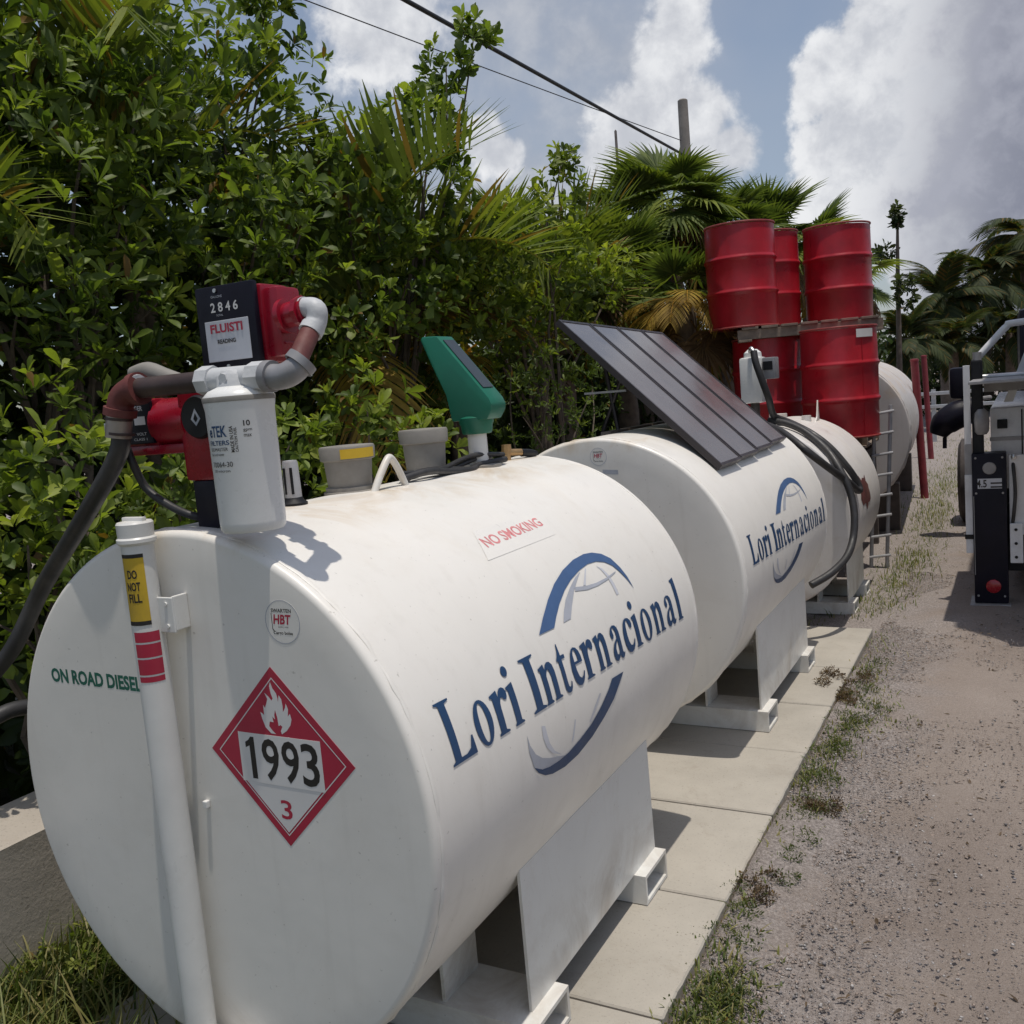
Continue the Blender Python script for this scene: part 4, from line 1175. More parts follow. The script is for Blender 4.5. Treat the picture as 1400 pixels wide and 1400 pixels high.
def drum_proto():
    r = thing('oil_drum', (0, 0, 0), 'red drum', 'drum', 'red steel drums')
    prof = [(0.014, DR - 0.02), (0.014, DR - 0.004)]
    for z in (DH * 0.345, DH * 0.665):
        prof += [(z - 0.030, DR), (z - 0.018, DR + 0.004), (z - 0.008, DR + 0.011), (z, DR + 0.013), (z + 0.008, DR + 0.011), (z + 0.018, DR + 0.004), (z + 0.030, DR)]
    prof += [(DH - 0.02, DR - 0.002), (DH - 0.02, DR - 0.02), (DH - 0.02, 0.02)]
    db = MB().lathe([(0.014, 0.02)] + prof, (0, 0, 0), 'Z', 64)
    for v in db.bm.verts:
        rad = math.hypot(v.co.x, v.co.y)
        if rad > 0.2 and 0.05 < v.co.z < DH - 0.05:
            a = math.atan2(v.co.y, v.co.x)
            d = 0.0016 * (math.sin(3 * a + 9 * v.co.z) + math.sin(7 * a - 14 * v.co.z + 1.3) + 0.6 * math.sin(13 * a + 5 * v.co.z))
            d -= 0.010 * math.exp(-((a - 0.6) / 0.22) ** 2 - ((v.co.z - 0.44) / 0.09) ** 2) + 0.008 * math.exp(-((a + 1.9) / 0.2) ** 2 - ((v.co.z - 0.16) / 0.06) ** 2)
            v.co.x *= 1 + d / rad; v.co.y *= 1 + d / rad
    db.build('drum_body', MAT['drum'], r, smooth=40)
    for z in (0.0, DH - 0.016):
        MB().lathe([(z, DR - 0.006), (z, DR + 0.003), (z + 0.004, DR + 0.006), (z + 0.012, DR + 0.006), (z + 0.016, DR + 0.003), (z + 0.016, DR - 0.006)], (0, 0, 0), 'Z', 64, cap=False).build('drum_rim', MAT['drum_rim'], r, smooth=40)
    for (x, y, rr) in ((0.19, 0.0, 0.035), (-0.2, 0.0, 0.02)):
        MB().lathe([(DH - 0.02, rr), (DH - 0.008, rr), (DH - 0.007, rr * 0.5)], (x, y, 0), 'Z', 12).build('bung', MAT['drum_rim'], r, smooth=35)
    MB().box((DR + 0.0015, 0.0, DH * 0.5), (0.003, 0.004, DH - 0.05)).build('drum_seam', MAT['drum'], r)
    return r


dp = drum_proto()
drums = [((-0.50, 6.90, 1.985), 0.4, 'red drum at the left front of the upper pallet'),
         ((-0.45, 7.62, 1.985), 1.9, 'red drum squeezed behind and between the two front upper drums'),
         ((0.145, 7.84, 1.985), 4.0, 'red drum at the right front of the upper pallet'),
         ((0.325, 6.58, 1.03), 5.5, 'red drum nearest the grey tank in the lower row, white tag by its rim'),
         ((-0.34, 7.02, 1.03), 5.0, 'red drum in the lower row behind the white pump')]
for i, (loc, rz, lab) in enumerate(drums):
    d = dp if i == 0 else copy_tree(dp)
    d.location = loc; d.rotation_euler.z = rz; d['label'] = lab
    if i == 3:
        a0 = -0.95
        mb = MB(); pts = []
        for k in range(6):
            a = a0 + 0.55 * k / 5 + math.radians(0)
            for z in (0.775, 0.838): pts.append((loc[0] + math.cos(a) * (DR + 0.006), loc[1] + math.sin(a) * (DR + 0.006), loc[2] + z))
        ob = mb; ob.faces(pts, [(2 * k, 2 * k + 2, 2 * k + 3, 2 * k + 1) for k in range(5)])
        o = ob.build('paper_tag', MAT['white_print'], None, smooth=40, fix=False)
        mw = Matrix.Translation(loc) @ Matrix.Rotation(rz, 4, 'Z')
        o.data.transform(mw.inverted()); o.parent = d


def pallet(name, cx, cy, z, w, l, rz, label):
    p = thing(name, (cx, cy, z), label, 'pallet', 'wooden drum pallets')
    rot = Matrix.Rotation(rz, 3, 'Z')
    def bx(nm, c, s):
        v = rot @ Vector((c[0], c[1], 0))
        MB().box((cx + v.x, cy + v.y, z + c[2]), s, 0.003, rot).build(nm, MAT['wood'], p)
    for k in range(7): bx('deck_board', ((k - 3) * w / 7.3, 0, 0.112), (w / 8.6, l, 0.02))
    for k in range(3): bx('stringer', (0, (k - 1) * (l / 2 - 0.05), 0.061), (w, 0.06, 0.08))
    for k in range(3): bx('bottom_board', ((k - 1) * (w / 2 - 0.06), 0, 0.011), (0.11, l, 0.02))
    return p


pallet('pallet', -0.14, 7.47, 1.862, 1.16, 1.45, 0.30, 'worn wooden pallet carrying the upper row of red drums')
pallet('pallet', -0.10, 6.95, 0.908, 1.14, 1.50, 0.0, 'wooden pallet on the dark rack under the lower red drums')
rk = thing('drum_rack', (0.0, 6.95, GZ), 'dark steel rack holding the red drums above the weathered tank', 'rack')
for x in (-0.62, 0.40):
    for y in (6.26, 7.72):
        MB().span((x - 0.03, y - 0.03, GZ), (x + 0.03, y + 0.03, 0.90), 0.004).build('rack_leg', MAT['rack'], rk)
for y in (6.26, 7.72): MB().span((-0.59, y - 0.025, 0.83), (0.37, y + 0.025, 0.905)).build('rack_beam', MAT['rack'], rk)
for x in (-0.62, 0.40): MB().span((x - 0.025, 6.29, 0.80), (x + 0.025, 7.69, 0.86)).build('rack_rail', MAT['rack'], rk)

ld = thing('steel_ladder', (0.60, 6.5, GZ), 'narrow dull grey ladder standing beside the grey storage tank', 'ladder')
for x0_, x1_ in ((0.505, 0.575), (0.625, 0.695)):
    MB().rod((x0_, 6.62, GZ), (x1_, 6.62, 1.26), 0.015, 8).build('ladder_rail', MAT['ladder'], ld, smooth=40)
for k in range(8):
    z = 0.05 + k * 0.165; f = (z - GZ) / (1.26 - GZ)
    MB().rod((0.495 + 0.07 * f, 6.60, z - 0.01), (0.655 + 0.07 * f, 6.60, z + 0.012), 0.011, 8).build('rung', MAT['ladder'], ld, smooth=40)

# ------------------------------------------------------------------ white utility truck at the right
tr = thing('utility_truck', (2.3, 7.0, GZ), 'white utility truck with a black outrigger leg at its rear corner', 'truck')
lg_ = MB().span((1.312, 5.40, -0.03), (1.512, 5.56, 0.958), 0.008).build('outrigger_leg', MAT['navy_black'], tr, smooth=30)
MB().span((1.285, 5.36, GZ + 0.012), (1.525, 5.62, -0.032), 0.004).build('foot_plate', MAT['truck_grey'], lg_)
MB().lathe([(5.386, 0.038), (5.390, 0.044), (5.40, 0.045)], (1.425, 0, 0.085), 'Y', 28).build('reflector', MAT['reflector'], lg_, smooth=35)
MB().lathe([(5.390, 0.036), (5.394, 0.040), (5.40, 0.040)], (1.415, 0, 0.862), 'Y', 20).build('round_cap', MAT['truck_grey'], lg_, smooth=35)
MB().span((1.345, 5.396, 0.730), (1.485, 5.399, 0.795)).build('white_label', MAT['pale_print'], lg_)
for zz in (0.93, 0.70, 0.02):
    for xx in (1.335, 1.49): MB().lathe([(5.392, 0.007), (5.399, 0.007)], (xx, 0, zz), 'Y', 8).build('bolt', MAT['truck_grey'], lg_)
MB().span((1.318, 5.394, 0.16), (1.322, 5.3995, 0.68)).build('edge_trim', MAT['truck_grey'], lg_)
print_obj('label_print', [text_poly('4.5', 0.06, 0.05, 0.02, 1.338, 0.738), ([(1.42, 0.735), (1.485, 0.735), (1.485, 0.745), (1.42, 0.745)], [(0, 1, 2, 3)]), ([(1.42, 0.76), (1.485, 0.76), (1.485, 0.77), (1.42, 0.77)], [(0, 1, 2, 3)])], lambda a, b: Vector((a, 5.3945, b)), MAT['black_print'], lg_, 0)
MB().span((1.268, 5.42, 0.30), (1.313, 5.47, 0.82), 0.004).build('side_rail', MAT['truck_white'], tr)
MB().span((1.262, 5.415, 0.395), (1.318, 5.475, 0.425)).build('rail_strap', MAT['black'], tr)
MB().span((1.270, 5.425, 0.82), (1.315, 5.465, 1.02)).build('rail_socket', MAT['truck_grey'], tr)
MB().span((1.272, 5.43, 1.02), (1.312, 5.462, 1.53), 0.003).build('upright_bar', MAT['truck_white'], tr)
MB().span((1.318, 5.44, 0.95), (1.385, 5.50, 1.56), 0.01).build('lamp_post', MAT['black'], tr)
MB().rod((1.352, 5.47, 1.38), (1.356, 5.47, 1.61), 0.027, 14).build('post_sleeve', MAT['truck_grey'], tr, smooth=40)
MB().lathe([(1.08, 0.028), (1.10, 0.042), (1.17, 0.046), (1.22, 0.040), (1.245, 0.02)], (1.375, 5.44, 0), 'Z', 18).build('work_lamp', MAT['truck_grey'], tr, smooth=40)
MB().tube([(1.345, 5.50, 1.56), (1.44, 5.52, 1.665), (1.525, 5.53, 1.755), (1.57, 5.53, 1.775), (1.95, 5.53, 1.785)], 0.022, 12, 5).build('guard_tube', MAT['truck_white'], tr, smooth=45)
MB().prism([(1.50, 1.27), (1.555, 1.27), (1.70, 1.66), (1.66, 1.68), (1.585, 1.48)], lambda a, b, h: Vector((a, 5.66 + h, b)), 0.06).build('guard_brace', MAT['truck_white'], tr)
MB().rod((1.36, 5.60, 1.445), (2.2, 5.60, 1.445), 0.018, 12).build('cross_tube', MAT['steel'], tr, smooth=40)
MB().span((1.385, 5.64, 1.345), (2.2, 5.68, 1.415)).build('cross_beam', MAT['truck_grey'], tr)
MB().span((1.33, 4.80, 1.420), (2.3, 6.40, 1.438), 0.003).build('shadow_deck', MAT['truck_grey'], tr)  # thin edge-on plate added to widen the truck's shadow on the ground
MB().span((1.42, 5.62, 0.70), (3.2, 8.6, 1.235), 0.012).build('body_panel', MAT['truck_white'], tr, smooth=30)
MB().span((1.415, 5.612, 1.02), (3.2, 5.6195, 1.045)).build('body_crease', MAT['truck_grey'], tr)
MB().span((1.525, 5.43, 0.42), (1.62, 5.47, 0.94), 0.006).build('side_bracket', MAT['truck_white'], tr)
MB().tube([(1.545, 5.50, 0.93), (1.552, 5.42, 0.86), (1.560, 5.40, 0.70), (1.548, 5.41, 0.55), (1.535, 5.45, 0.45)], 0.011, 8, 5).build('hydraulic_hose', MAT['rubber'], tr, smooth=50)
MB().span((1.515, 5.47, 0.35), (1.60, 5.56, 0.62), 0.01).build('valve_block', MAT['black'], tr)
MB().lathe([(0.915, 0.016), (0.93, 0.018), (0.945, 0.012)], (1.555, 5.43, 0), 'Z', 12).build('lever_knob', MAT['steel'], tr, smooth=35)
for xx in (1.60, 2.1, 2.6): MB().span((xx, 5.6115, 0.72), (xx + 0.008, 5.6195, 1.22)).build('panel_seam', MAT['black'], tr)
MB().span((1.46, 5.605, 1.10), (1.52, 5.6195, 1.16), 0.004).build('latch', MAT['black'], tr)
MB().span((1.525, 5.395, 0.24), (1.60, 5.428, 0.50), 0.006).build('hinge_plate', MAT['truck_white'], tr)
for z in (0.28, 0.37, 0.46): MB().lathe([(5.390, 0.010), (5.396, 0.010)], (1.56, 0, z), 'Y', 8).build('bolt', MAT['black'], tr)
MB().span((1.50, 5.65, 0.14), (3.1, 9.6, 0.69)).build('chassis', MAT['black'], tr)
MB().span((1.68, 4.50, 0.95), (3.3, 5.55, 1.30), 0.01).build('rear_deck', MAT['truck_white'], tr)
MB().span((1.70, 4.52, 1.30), (3.28, 8.4, 3.9), 0.02).build('unseen_shadow_box', MAT['truck_white'], tr, smooth=30)  # added out of view, its height set to throw shadow beside the truck
cb = MB().span((1.58, 8.8, 0.75), (3.2, 10.3, 2.0), 0.08).build('cab', MAT['navy_black'], tr, smooth=30)
MB().span((1.575, 9.0, 1.30), (1.579, 9.9, 1.82)).build('cab_window', MAT['glass'], cb)
MB().span((1.70, 8.785, 1.35), (3.0, 8.795, 1.85)).build('rear_window', MAT['glass'], cb)
MB().span((1.03, 8.02, 1.22), (1.20, 8.12, 1.50), 0.04).build('mirror', MAT['navy_black'], tr, smooth=30)
mb = MB().tube([(1.24, 8.1, 1.12), (1.10, 8.06, 1.08), (0.98, 8.04, 1.0), (0.93, 8.03, 0.90)], 0.08, 12, 4, radii=[0.10, 0.13, 0.12, 0.07])
mb.tube([(0.985, 8.03, 0.88), (0.982, 8.03, 0.78)], 0.018, 8)
mb.build('mirror_arm', MAT['navy_black'], tr, smooth=45)
MB().rod((1.2, 8.07, 1.20), (1.35, 8.4, 1.20), 0.02, 8).build('mirror_bracket', MAT['truck_grey'], tr)
for y in (6.9, 9.1):
    x0 = 1.52 if y < 8 else 1.03
    wz = 0.36
    w_ = bpy.data.objects.new('wheel', None); COL.objects.link(w_); w_.parent = tr
    MB().lathe([(x0, 0.2), (x0 + 0.01, 0.36), (x0 + 0.04, 0.42), (x0 + 0.19, 0.42), (x0 + 0.23, 0.36), (x0 + 0.235, 0.2)], (0, y, wz), 'X', 40).build('tyre', MAT['tyre'], w_, smooth=35)
    MB().lathe([(x0 + 0.01, 0.04), (x0 + 0.03, 0.20), (x0 + 0.012, 0.215), (x0 + 0.05, 0.22)], (0, y, wz), 'X', 24).build('rim', MAT['truck_grey'], w_, smooth=35)

# ------------------------------------------------------------------ red posts, far rail, pole and overhead lines
for (x, y, z1, lab) in ((0.56, 10.9, 1.60, 'faded red steel post nearest the grey storage tank, left of a pair'), (0.26, 15.8, 1.66, 'slimmer faded red steel post, right of a pair by the lane'),):
    r = thing('red_post', (x, y, GZ), lab, 'post', 'red steel posts')
    MB().rod((x, y, GZ - 0.05), (x - 0.07, y, z1), 0.045, 16).build('post_tube', MAT['post_red'], r, smooth=40)
    MB().lathe([(z1 - 0.012, 0.050), (z1 + 0.012, 0.049), (z1 + 0.018, 0.02)], (x - 0.07, y, 0), 'Z', 16).build('post_cap', MAT['post_red'], r, smooth=40)
gr = thing('guardrail', (0.5, 19.5, GZ), 'pale metal guardrail crossing behind the red posts', 'guardrail')
for z in (0.66, 0.92): MB().span((-3.0, 19.45, z - 0.035), (6.0, 19.49, z + 0.035), 0.01).build('rail_beam', MAT['rail'], gr)
for k in range(7): MB().span((-2.8 + k * 1.4, 19.5, GZ - 0.05), (-2.72 + k * 1.4, 19.6, 1.0)).build('rail_post', MAT['rail'], gr)

pole = thing('utility_pole', (-4.0, 17.0, GZ), 'grey timber utility pole rising above the palms', 'pole')
MB().lathe([(GZ - 0.1, 0.14), (6.88, 0.094), (6.90, 0.07)], (-4.0, 17.0, 0), 'Z', 20).build('pole_shaft', MAT['timber_pole'], pole, smooth=40)
MB().rod((-4.0, 16.86, 5.86), (-4.0, 17.14, 5.86), 0.02, 8).build('pole_bolt', MAT['steel'], pole)
mast = thing('antenna_mast', (-5.85, 18.2, GZ), 'thin dark mast standing up behind the palm tops', 'mast')
MB().lathe([(GZ, 0.06), (6.92, 0.028), (6.95, 0.01)], (-5.85, 18.2, 0), 'Z', 10).build('mast_tube', MAT['rack'], mast, smooth=40)
for z in (3.0, 5.0): MB().lathe([(z, 0.065), (z + 0.08, 0.065)], (-5.85, 18.2, 0), 'Z', 10).build('mast_joint', MAT['rack'], mast)


def wire(a, b, sag, r, label):
    a, b = Vector(a), Vector(b)
    pts = []
    for k in range(25):
        t = k / 24
        q = a.lerp(b, t); q.z -= sag * 4 * t * (1 - t)
        pts.append(q)
    o = MB().tube(pts, r, 8).build('overhead_cable', MAT['cable'], None, smooth=60)
    tag(o, label, 'cable')


wire((-3.98, 16.88, 5.84), (-3.12, -3.51, 5.02), 0.0, 0.024, 'thick black overhead cable running down to the utility pole')
wire((-4.05, 16.9, 6.14), (-8.39, 0.86, 7.4), 0.05, 0.008, 'thin grey overhead wire above the thick cable')


# ------------------------------------------------------------------ vegetation
LV = np.array([(0, 0, 0), (-.11, .30, .035), (0, .31, -.005), (.11, .30, .035), (-.19, .60, .045), (0, .62, -.02), (.19, .60, .045), (-.155, .85, .0), (0, .87, -.06), (.155, .85, .0), (0, 1.0, -.12)], np.float32)
LF = [(0, 2, 1), (0, 3, 2), (1, 2, 5, 4), (2, 3, 6, 5), (4, 5, 8, 7), (5, 6, 9, 8), (7, 8, 10), (8, 9, 10)]
NL = len(LV)
LLOOP = np.array([i for f in LF for i in f]); LSIZE = np.array([len(f) for f in LF])


def unit(a):
    return a / np.maximum(np.linalg.norm(a, axis=-1, keepdims=True), 1e-9)


def leaf_arrays(P, D, Nn, L, W, C):
    D = unit(D); X = unit(np.cross(D, Nn)); Z = np.cross(X, D)
    n = len(P)
    V = (P[:, None] + X[:, None] * (LV[None, :, :1] * (L * W)[:, None, None]) + D[:, None] * (LV[None, :, 1:2] * L[:, None, None]) + Z[:, None] * (LV[None, :, 2:] * L[:, None, None])).reshape(-1, 3)
    loops = (LLOOP[None] + NL * np.arange(n)[:, None]).ravel()
    sizes = np.tile(LSIZE, n)
    return V, loops, sizes, np.repeat(C, NL, 0)


def ball(rng, n):
    return unit(rng.normal(size=(n, 3)))


def foliage(name, blobs, parent, seed, leaf=0.075, dens=430, width=1.0, pal=((0.065, 0.105, 0.020), (0.185, 0.255, 0.040), (0.34, 0.40, 0.065)), per=8, mat='leaf', zmin=0.0, shell=(0.55, 1.05), droop=0.0):
    """leaf rosettes at the twig tips of a set of leafy lobes"""
    rng = np.random.default_rng(seed)
    pp, dd, oo = [], [], []
    for (c, r) in blobs:
        c = np.array(c, float); r = np.array(r if hasattr(r, '__len__') else (r, r, r), float)
        n = max(26, int(dens * (r[0] * r[1] + r[1] * r[2] + r[0] * r[2]) / 3))
        o = ball(rng, n)
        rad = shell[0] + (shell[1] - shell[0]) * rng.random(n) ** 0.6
        # lumpy outline
        k = rng.normal(size=(5, 3)) * 3.2
        rad *= 1 + 0.13 * np.sin(o @ k.T + rng.uniform(0, 6, 5)).mean(1) * 1.8
        p = c + o * r * rad[:, None]
        d = unit(o * 0.75 + np.array([0, 0, 0.65 - droop]) + rng.normal(size=(n, 3)) * 0.35)
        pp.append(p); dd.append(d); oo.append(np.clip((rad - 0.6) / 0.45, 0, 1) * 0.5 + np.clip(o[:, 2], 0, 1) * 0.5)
    P = np.concatenate(pp); D = np.concatenate(dd); O = np.concatenate(oo)
    ok = P[:, 2] > zmin; P, D, O = P[ok], D[ok], O[ok]
    n = len(P)
    a0 = rng.uniform(0, 6.28, n)
    ex = unit(np.cross(D, rng.normal(size=(n, 3)))); ey = np.cross(D, ex)
    cols = np.array(pal, float)
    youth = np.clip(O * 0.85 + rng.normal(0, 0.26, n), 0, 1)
    LP, LD, LN, LL, LW, LC = [], [], [], [], [], []
    for j in range(per):
        a = a0 + j * 2.399
        tilt = np.radians(rng.uniform(28, 88, n)) * (0.55 + 0.45 * j / per + 0.15)
        rd = ex * np.cos(a)[:, None] + ey * np.sin(a)[:, None]
        d = D * np.cos(tilt)[:, None] + rd * np.sin(tilt)[:, None]
        nn = D * np.sin(tilt)[:, None] - rd * np.cos(tilt)[:, None] + rng.normal(size=(n, 3)) * 0.38
        d = d + rng.normal(size=(n, 3)) * 0.16
        size = leaf * rng.uniform(0.42, 1.25, n) * (0.75 + 0.5 * rng.random(n))
        LP.append(P - D * (0.018 * (per - j) / per * leaf / 0.07) + rd * 0.004); LD.append(d); LN.append(nn); LL.append(size); LW.append(width * rng.uniform(0.8, 1.2, n))
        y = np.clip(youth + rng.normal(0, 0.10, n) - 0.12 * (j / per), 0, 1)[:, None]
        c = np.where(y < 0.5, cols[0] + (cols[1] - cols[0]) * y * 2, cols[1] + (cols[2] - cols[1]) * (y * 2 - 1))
        c = c * rng.uniform(0.8, 1.2, n)[:, None]
        dead = rng.random(n) < 0.012
        c = np.where(dead[:, None], np.array([0.22, 0.13, 0.03]), c)
        LC.append(c)
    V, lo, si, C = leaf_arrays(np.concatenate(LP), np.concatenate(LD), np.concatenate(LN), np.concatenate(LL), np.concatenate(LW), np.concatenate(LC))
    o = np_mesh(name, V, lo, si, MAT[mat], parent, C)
    o['kind'] = 'stuff'
    return o


def shrub(name, base, blobs, label, cat, seed, group=None, trunk=0.022, stems=3, **kw):
    if name == 'broadleaf_shrub':      # the lower lobes sit back under the crown's overhang
        blobs = [((c[0] - max(0, 2.15 - c[2]) * 0.75, c[1], c[2]), r) for c, r in blobs]
    t = thing(name, base, label, cat, group)
    rng = random.Random(seed)
    b = Vector(base)
    for k in range(stems):
        tips = blobs[k::stems]
        mb = MB()
        fork = b + Vector((rng.uniform(-.15, .15), rng.uniform(-.15, .15), 0)) + Vector((0, 0, 0.4 * max(q[0][2] for q in blobs)))
        start = b + Vector((rng.uniform(-.12, .12), rng.uniform(-.12, .12), -0.05))
        mb.tube([start, start.lerp(fork, 0.5) + Vector((rng.uniform(-.05, .05), rng.uniform(-.05, .05), 0)), fork], trunk, 7, 4, radii=[trunk * 1.2, trunk, trunk * 0.8])
        for (c, r) in tips:
            c = Vector(c)
            mid = fork.lerp(c, 0.55) + Vector((rng.uniform(-.1, .1), rng.uniform(-.1, .1), 0.08))
            mb.tube([fork, mid, c], trunk * 0.5, 5, 3, radii=[trunk * 0.75, trunk * 0.45, trunk * 0.18])
        mb.build('trunk' if k == 0 else 'stem', MAT['bark'], t, smooth=60)
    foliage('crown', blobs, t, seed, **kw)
    return t


G1 = 'broadleaf shrubs of the hedge behind the tanks'
shrub('broadleaf_shrub', (-2.3, 1.35, GZ), [((-2.30, 1.50, 3.22), .50), ((-1.86, 1.50, 2.92), .34), ((-1.98, 1.28, 2.60), .40), ((-1.85, 1.62, 2.58), .34), ((-2.0, 1.95, 3.12), .40), ((-1.90, 1.10, 2.08), .40), ((-1.78, 1.46, 2.04), .32), ((-2.66, 1.72, 3.64), .5), ((-2.36, 2.0, 3.62), .42), ((-1.95, 1.82, 2.15), .34), ((-2.4, 0.9, 2.6), .5), ((-2.1, 0.8, 3.0), .4), ((-2.2, 1.2, 1.5), .5), ((-1.9, .8, 1.5), .34), ((-2.6, 1.0, 3.6), .5)],
      'tall glossy broadleaf shrub filling the left edge behind the hose', 'shrub', 11, G1, leaf=0.098, width=0.8)
shrub('broadleaf_shrub', (-2.2, 2.5, GZ), [((-1.80, 2.18, 2.60), .34), ((-1.56, 2.22, 2.62), .27), ((-1.66, 2.12, 2.32), .30), ((-2.12, 2.55, 3.30), .40), ((-1.98, 2.88, 3.35), .30), ((-2.02, 2.90, 3.66), .22), ((-1.75, 2.68, 2.56), .32), ((-2.0, 2.25, 2.1), .36), ((-2.42, 2.66, 3.62), .34), ((-1.9, 3.08, 3.0), .28), ((-1.9, 2.5, 1.6), .45), ((-1.75, 2.0, 1.7), .28), ((-2.3, 2.4, 2.6), .45), ((-2.0, 2.9, 3.85), .13)],
      'broadleaf shrub with lime-green tips above the red meter', 'shrub', 12, G1, leaf=0.082)
shrub('broadleaf_shrub', (-1.9, 3.7, GZ), [((-1.72, 3.08, 2.86), .30), ((-1.58, 3.12, 2.58), .26), ((-1.65, 3.74, 3.22), .28), ((-1.63, 3.98, 3.48), .20), ((-1.47, 4.25, 3.90), .13), ((-1.58, 4.05, 3.68), .16), ((-1.60, 3.72, 2.88), .32), ((-1.50, 3.24, 2.26), .30), ((-1.55, 2.75, 2.08), .28), ((-1.85, 3.6, 3.12), .30), ((-1.7, 3.6, 2.4), .36), ((-1.7, 3.2, 1.7), .36), ((-1.6, 3.7, 1.8), .34)],
      'broadleaf shrub whose topmost sprig reaches the overhead cable', 'shrub', 13, G1, leaf=0.074, width=1.2, dens=620)
shrub('broadleaf_shrub', (-1.5, 4.9, GZ), [((-1.42, 4.18, 2.33), .28), ((-1.43, 4.46, 2.62), .28), ((-1.34, 4.76, 2.74), .26), ((-1.33, 5.14, 3.02), .20), ((-1.60, 4.12, 2.62), .28), ((-1.21, 4.78, 2.48), .24), ((-1.49, 3.90, 2.14), .28), ((-1.36, 5.26, 3.28), .11), ((-1.26, 4.26, 2.06), .24), ((-1.16, 5.02, 2.33), .24), ((-1.3, 4.6, 1.8), .3), ((-1.2, 5.3, 1.9), .3), ((-1.1, 5.5, 2.4), .22)],
      'yellow-green broadleaf shrub directly behind the solar panel', 'shrub', 14, G1, leaf=0.072, dens=800, pal=((0.08, 0.12, 0.018), (0.22, 0.28, 0.036), (0.38, 0.42, 0.06)))
G2 = 'low shrubs against the wall'
shrub('low_shrub', (-1.32, 0.6, GZ), [((-1.14, 0.54, 1.42), .22), ((-1.10, 0.42, 1.25), .20), ((-1.04, 0.58, 1.30), .17), ((-1.40, 0.76, 1.62), .24), ((-1.3, .4, 1.0), .3), ((-1.2, 0.7, 1.0), .28), ((-1.3, 0.25, 1.35), .25), ((-1.4, 0.95, 1.3), .28)],
      'bright lime low shrub at the left edge beneath the hose', 'shrub', 15, G2, leaf=0.068, trunk=0.018, pal=((0.085, 0.13, 0.020), (0.22, 0.285, 0.038), (0.38, 0.43, 0.065)))
shrub('low_shrub', (-1.1, 1.2, GZ), [((-1.04, 0.95, 1.36), .18), ((-1.06, 1.16, 1.42), .18), ((-1.05, 1.62, 1.48), .17), ((-1.1, 1.4, 1.2), .25), ((-1.1, 1.0, 1.0), .28)],
      'low shrub showing beneath the red pump', 'shrub', 16, G2, leaf=0.068, trunk=0.016)
shrub('low_shrub', (-1.05, 2.1, GZ), [((-0.96, 2.03, 1.60), .17), ((-0.96, 1.90, 1.44), .17), ((-0.88, 2.30, 1.44), .14), ((-1.0, 2.05, 1.2), .25), ((-1.0, 2.5, 1.25), .22)],
      'leafy low shrub behind the yellow-labelled vent cap', 'shrub', 17, G2, leaf=0.068, trunk=0.016, pal=((0.085, 0.13, 0.020), (0.22, 0.285, 0.038), (0.38, 0.43, 0.065)))
shrub('feathery_bush', (-1.05, 3.9, GZ), [((-0.95, 3.92, 1.72), .24), ((-1.0, 3.60, 1.45), .22), ((-0.88, 3.92, 1.40), .2), ((-1.06, 3.62, 1.76), .22), ((-0.88, 4.40, 1.58), .22), ((-1.0, 4.2, 1.2), .3), ((-1.1, 3.5, 1.1), .3), ((-1.1, 4.9, 1.6), .3)],
      'fine-leaved feathery bush beside the raised edge of the solar panel', 'bush', 18, None, leaf=0.040, dens=520, width=0.7, trunk=0.014, pal=((0.05, 0.085, 0.016), (0.11, 0.16, 0.028), (0.19, 0.24, 0.045)))

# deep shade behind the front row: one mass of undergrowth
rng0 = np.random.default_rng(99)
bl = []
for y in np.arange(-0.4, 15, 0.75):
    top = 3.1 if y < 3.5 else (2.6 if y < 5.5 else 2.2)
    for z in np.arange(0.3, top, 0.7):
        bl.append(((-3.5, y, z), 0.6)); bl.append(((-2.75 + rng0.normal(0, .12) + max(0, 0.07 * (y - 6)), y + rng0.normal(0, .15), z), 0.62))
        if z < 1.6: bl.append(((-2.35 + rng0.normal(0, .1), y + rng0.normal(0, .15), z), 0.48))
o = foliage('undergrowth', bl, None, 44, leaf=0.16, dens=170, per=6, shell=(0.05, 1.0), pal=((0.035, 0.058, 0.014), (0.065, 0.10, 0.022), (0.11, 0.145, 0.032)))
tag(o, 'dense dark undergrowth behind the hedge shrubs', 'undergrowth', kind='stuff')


# palms -----------------------------------------------------------------------
def strip(pts, w, nrm):
    """tapered leaflet: list of centre points -> two-sided strip vertices"""
    pts = np.array(pts); n = len(pts)
    t = np.gradient(pts, axis=0); s = unit(np.cross(t, nrm))
    k = np.array(w)[:, None]
    return np.concatenate([pts - s * k, pts + s * k]), [(i, i + 1, n + i + 1, n + i) for i in range(n - 1)]


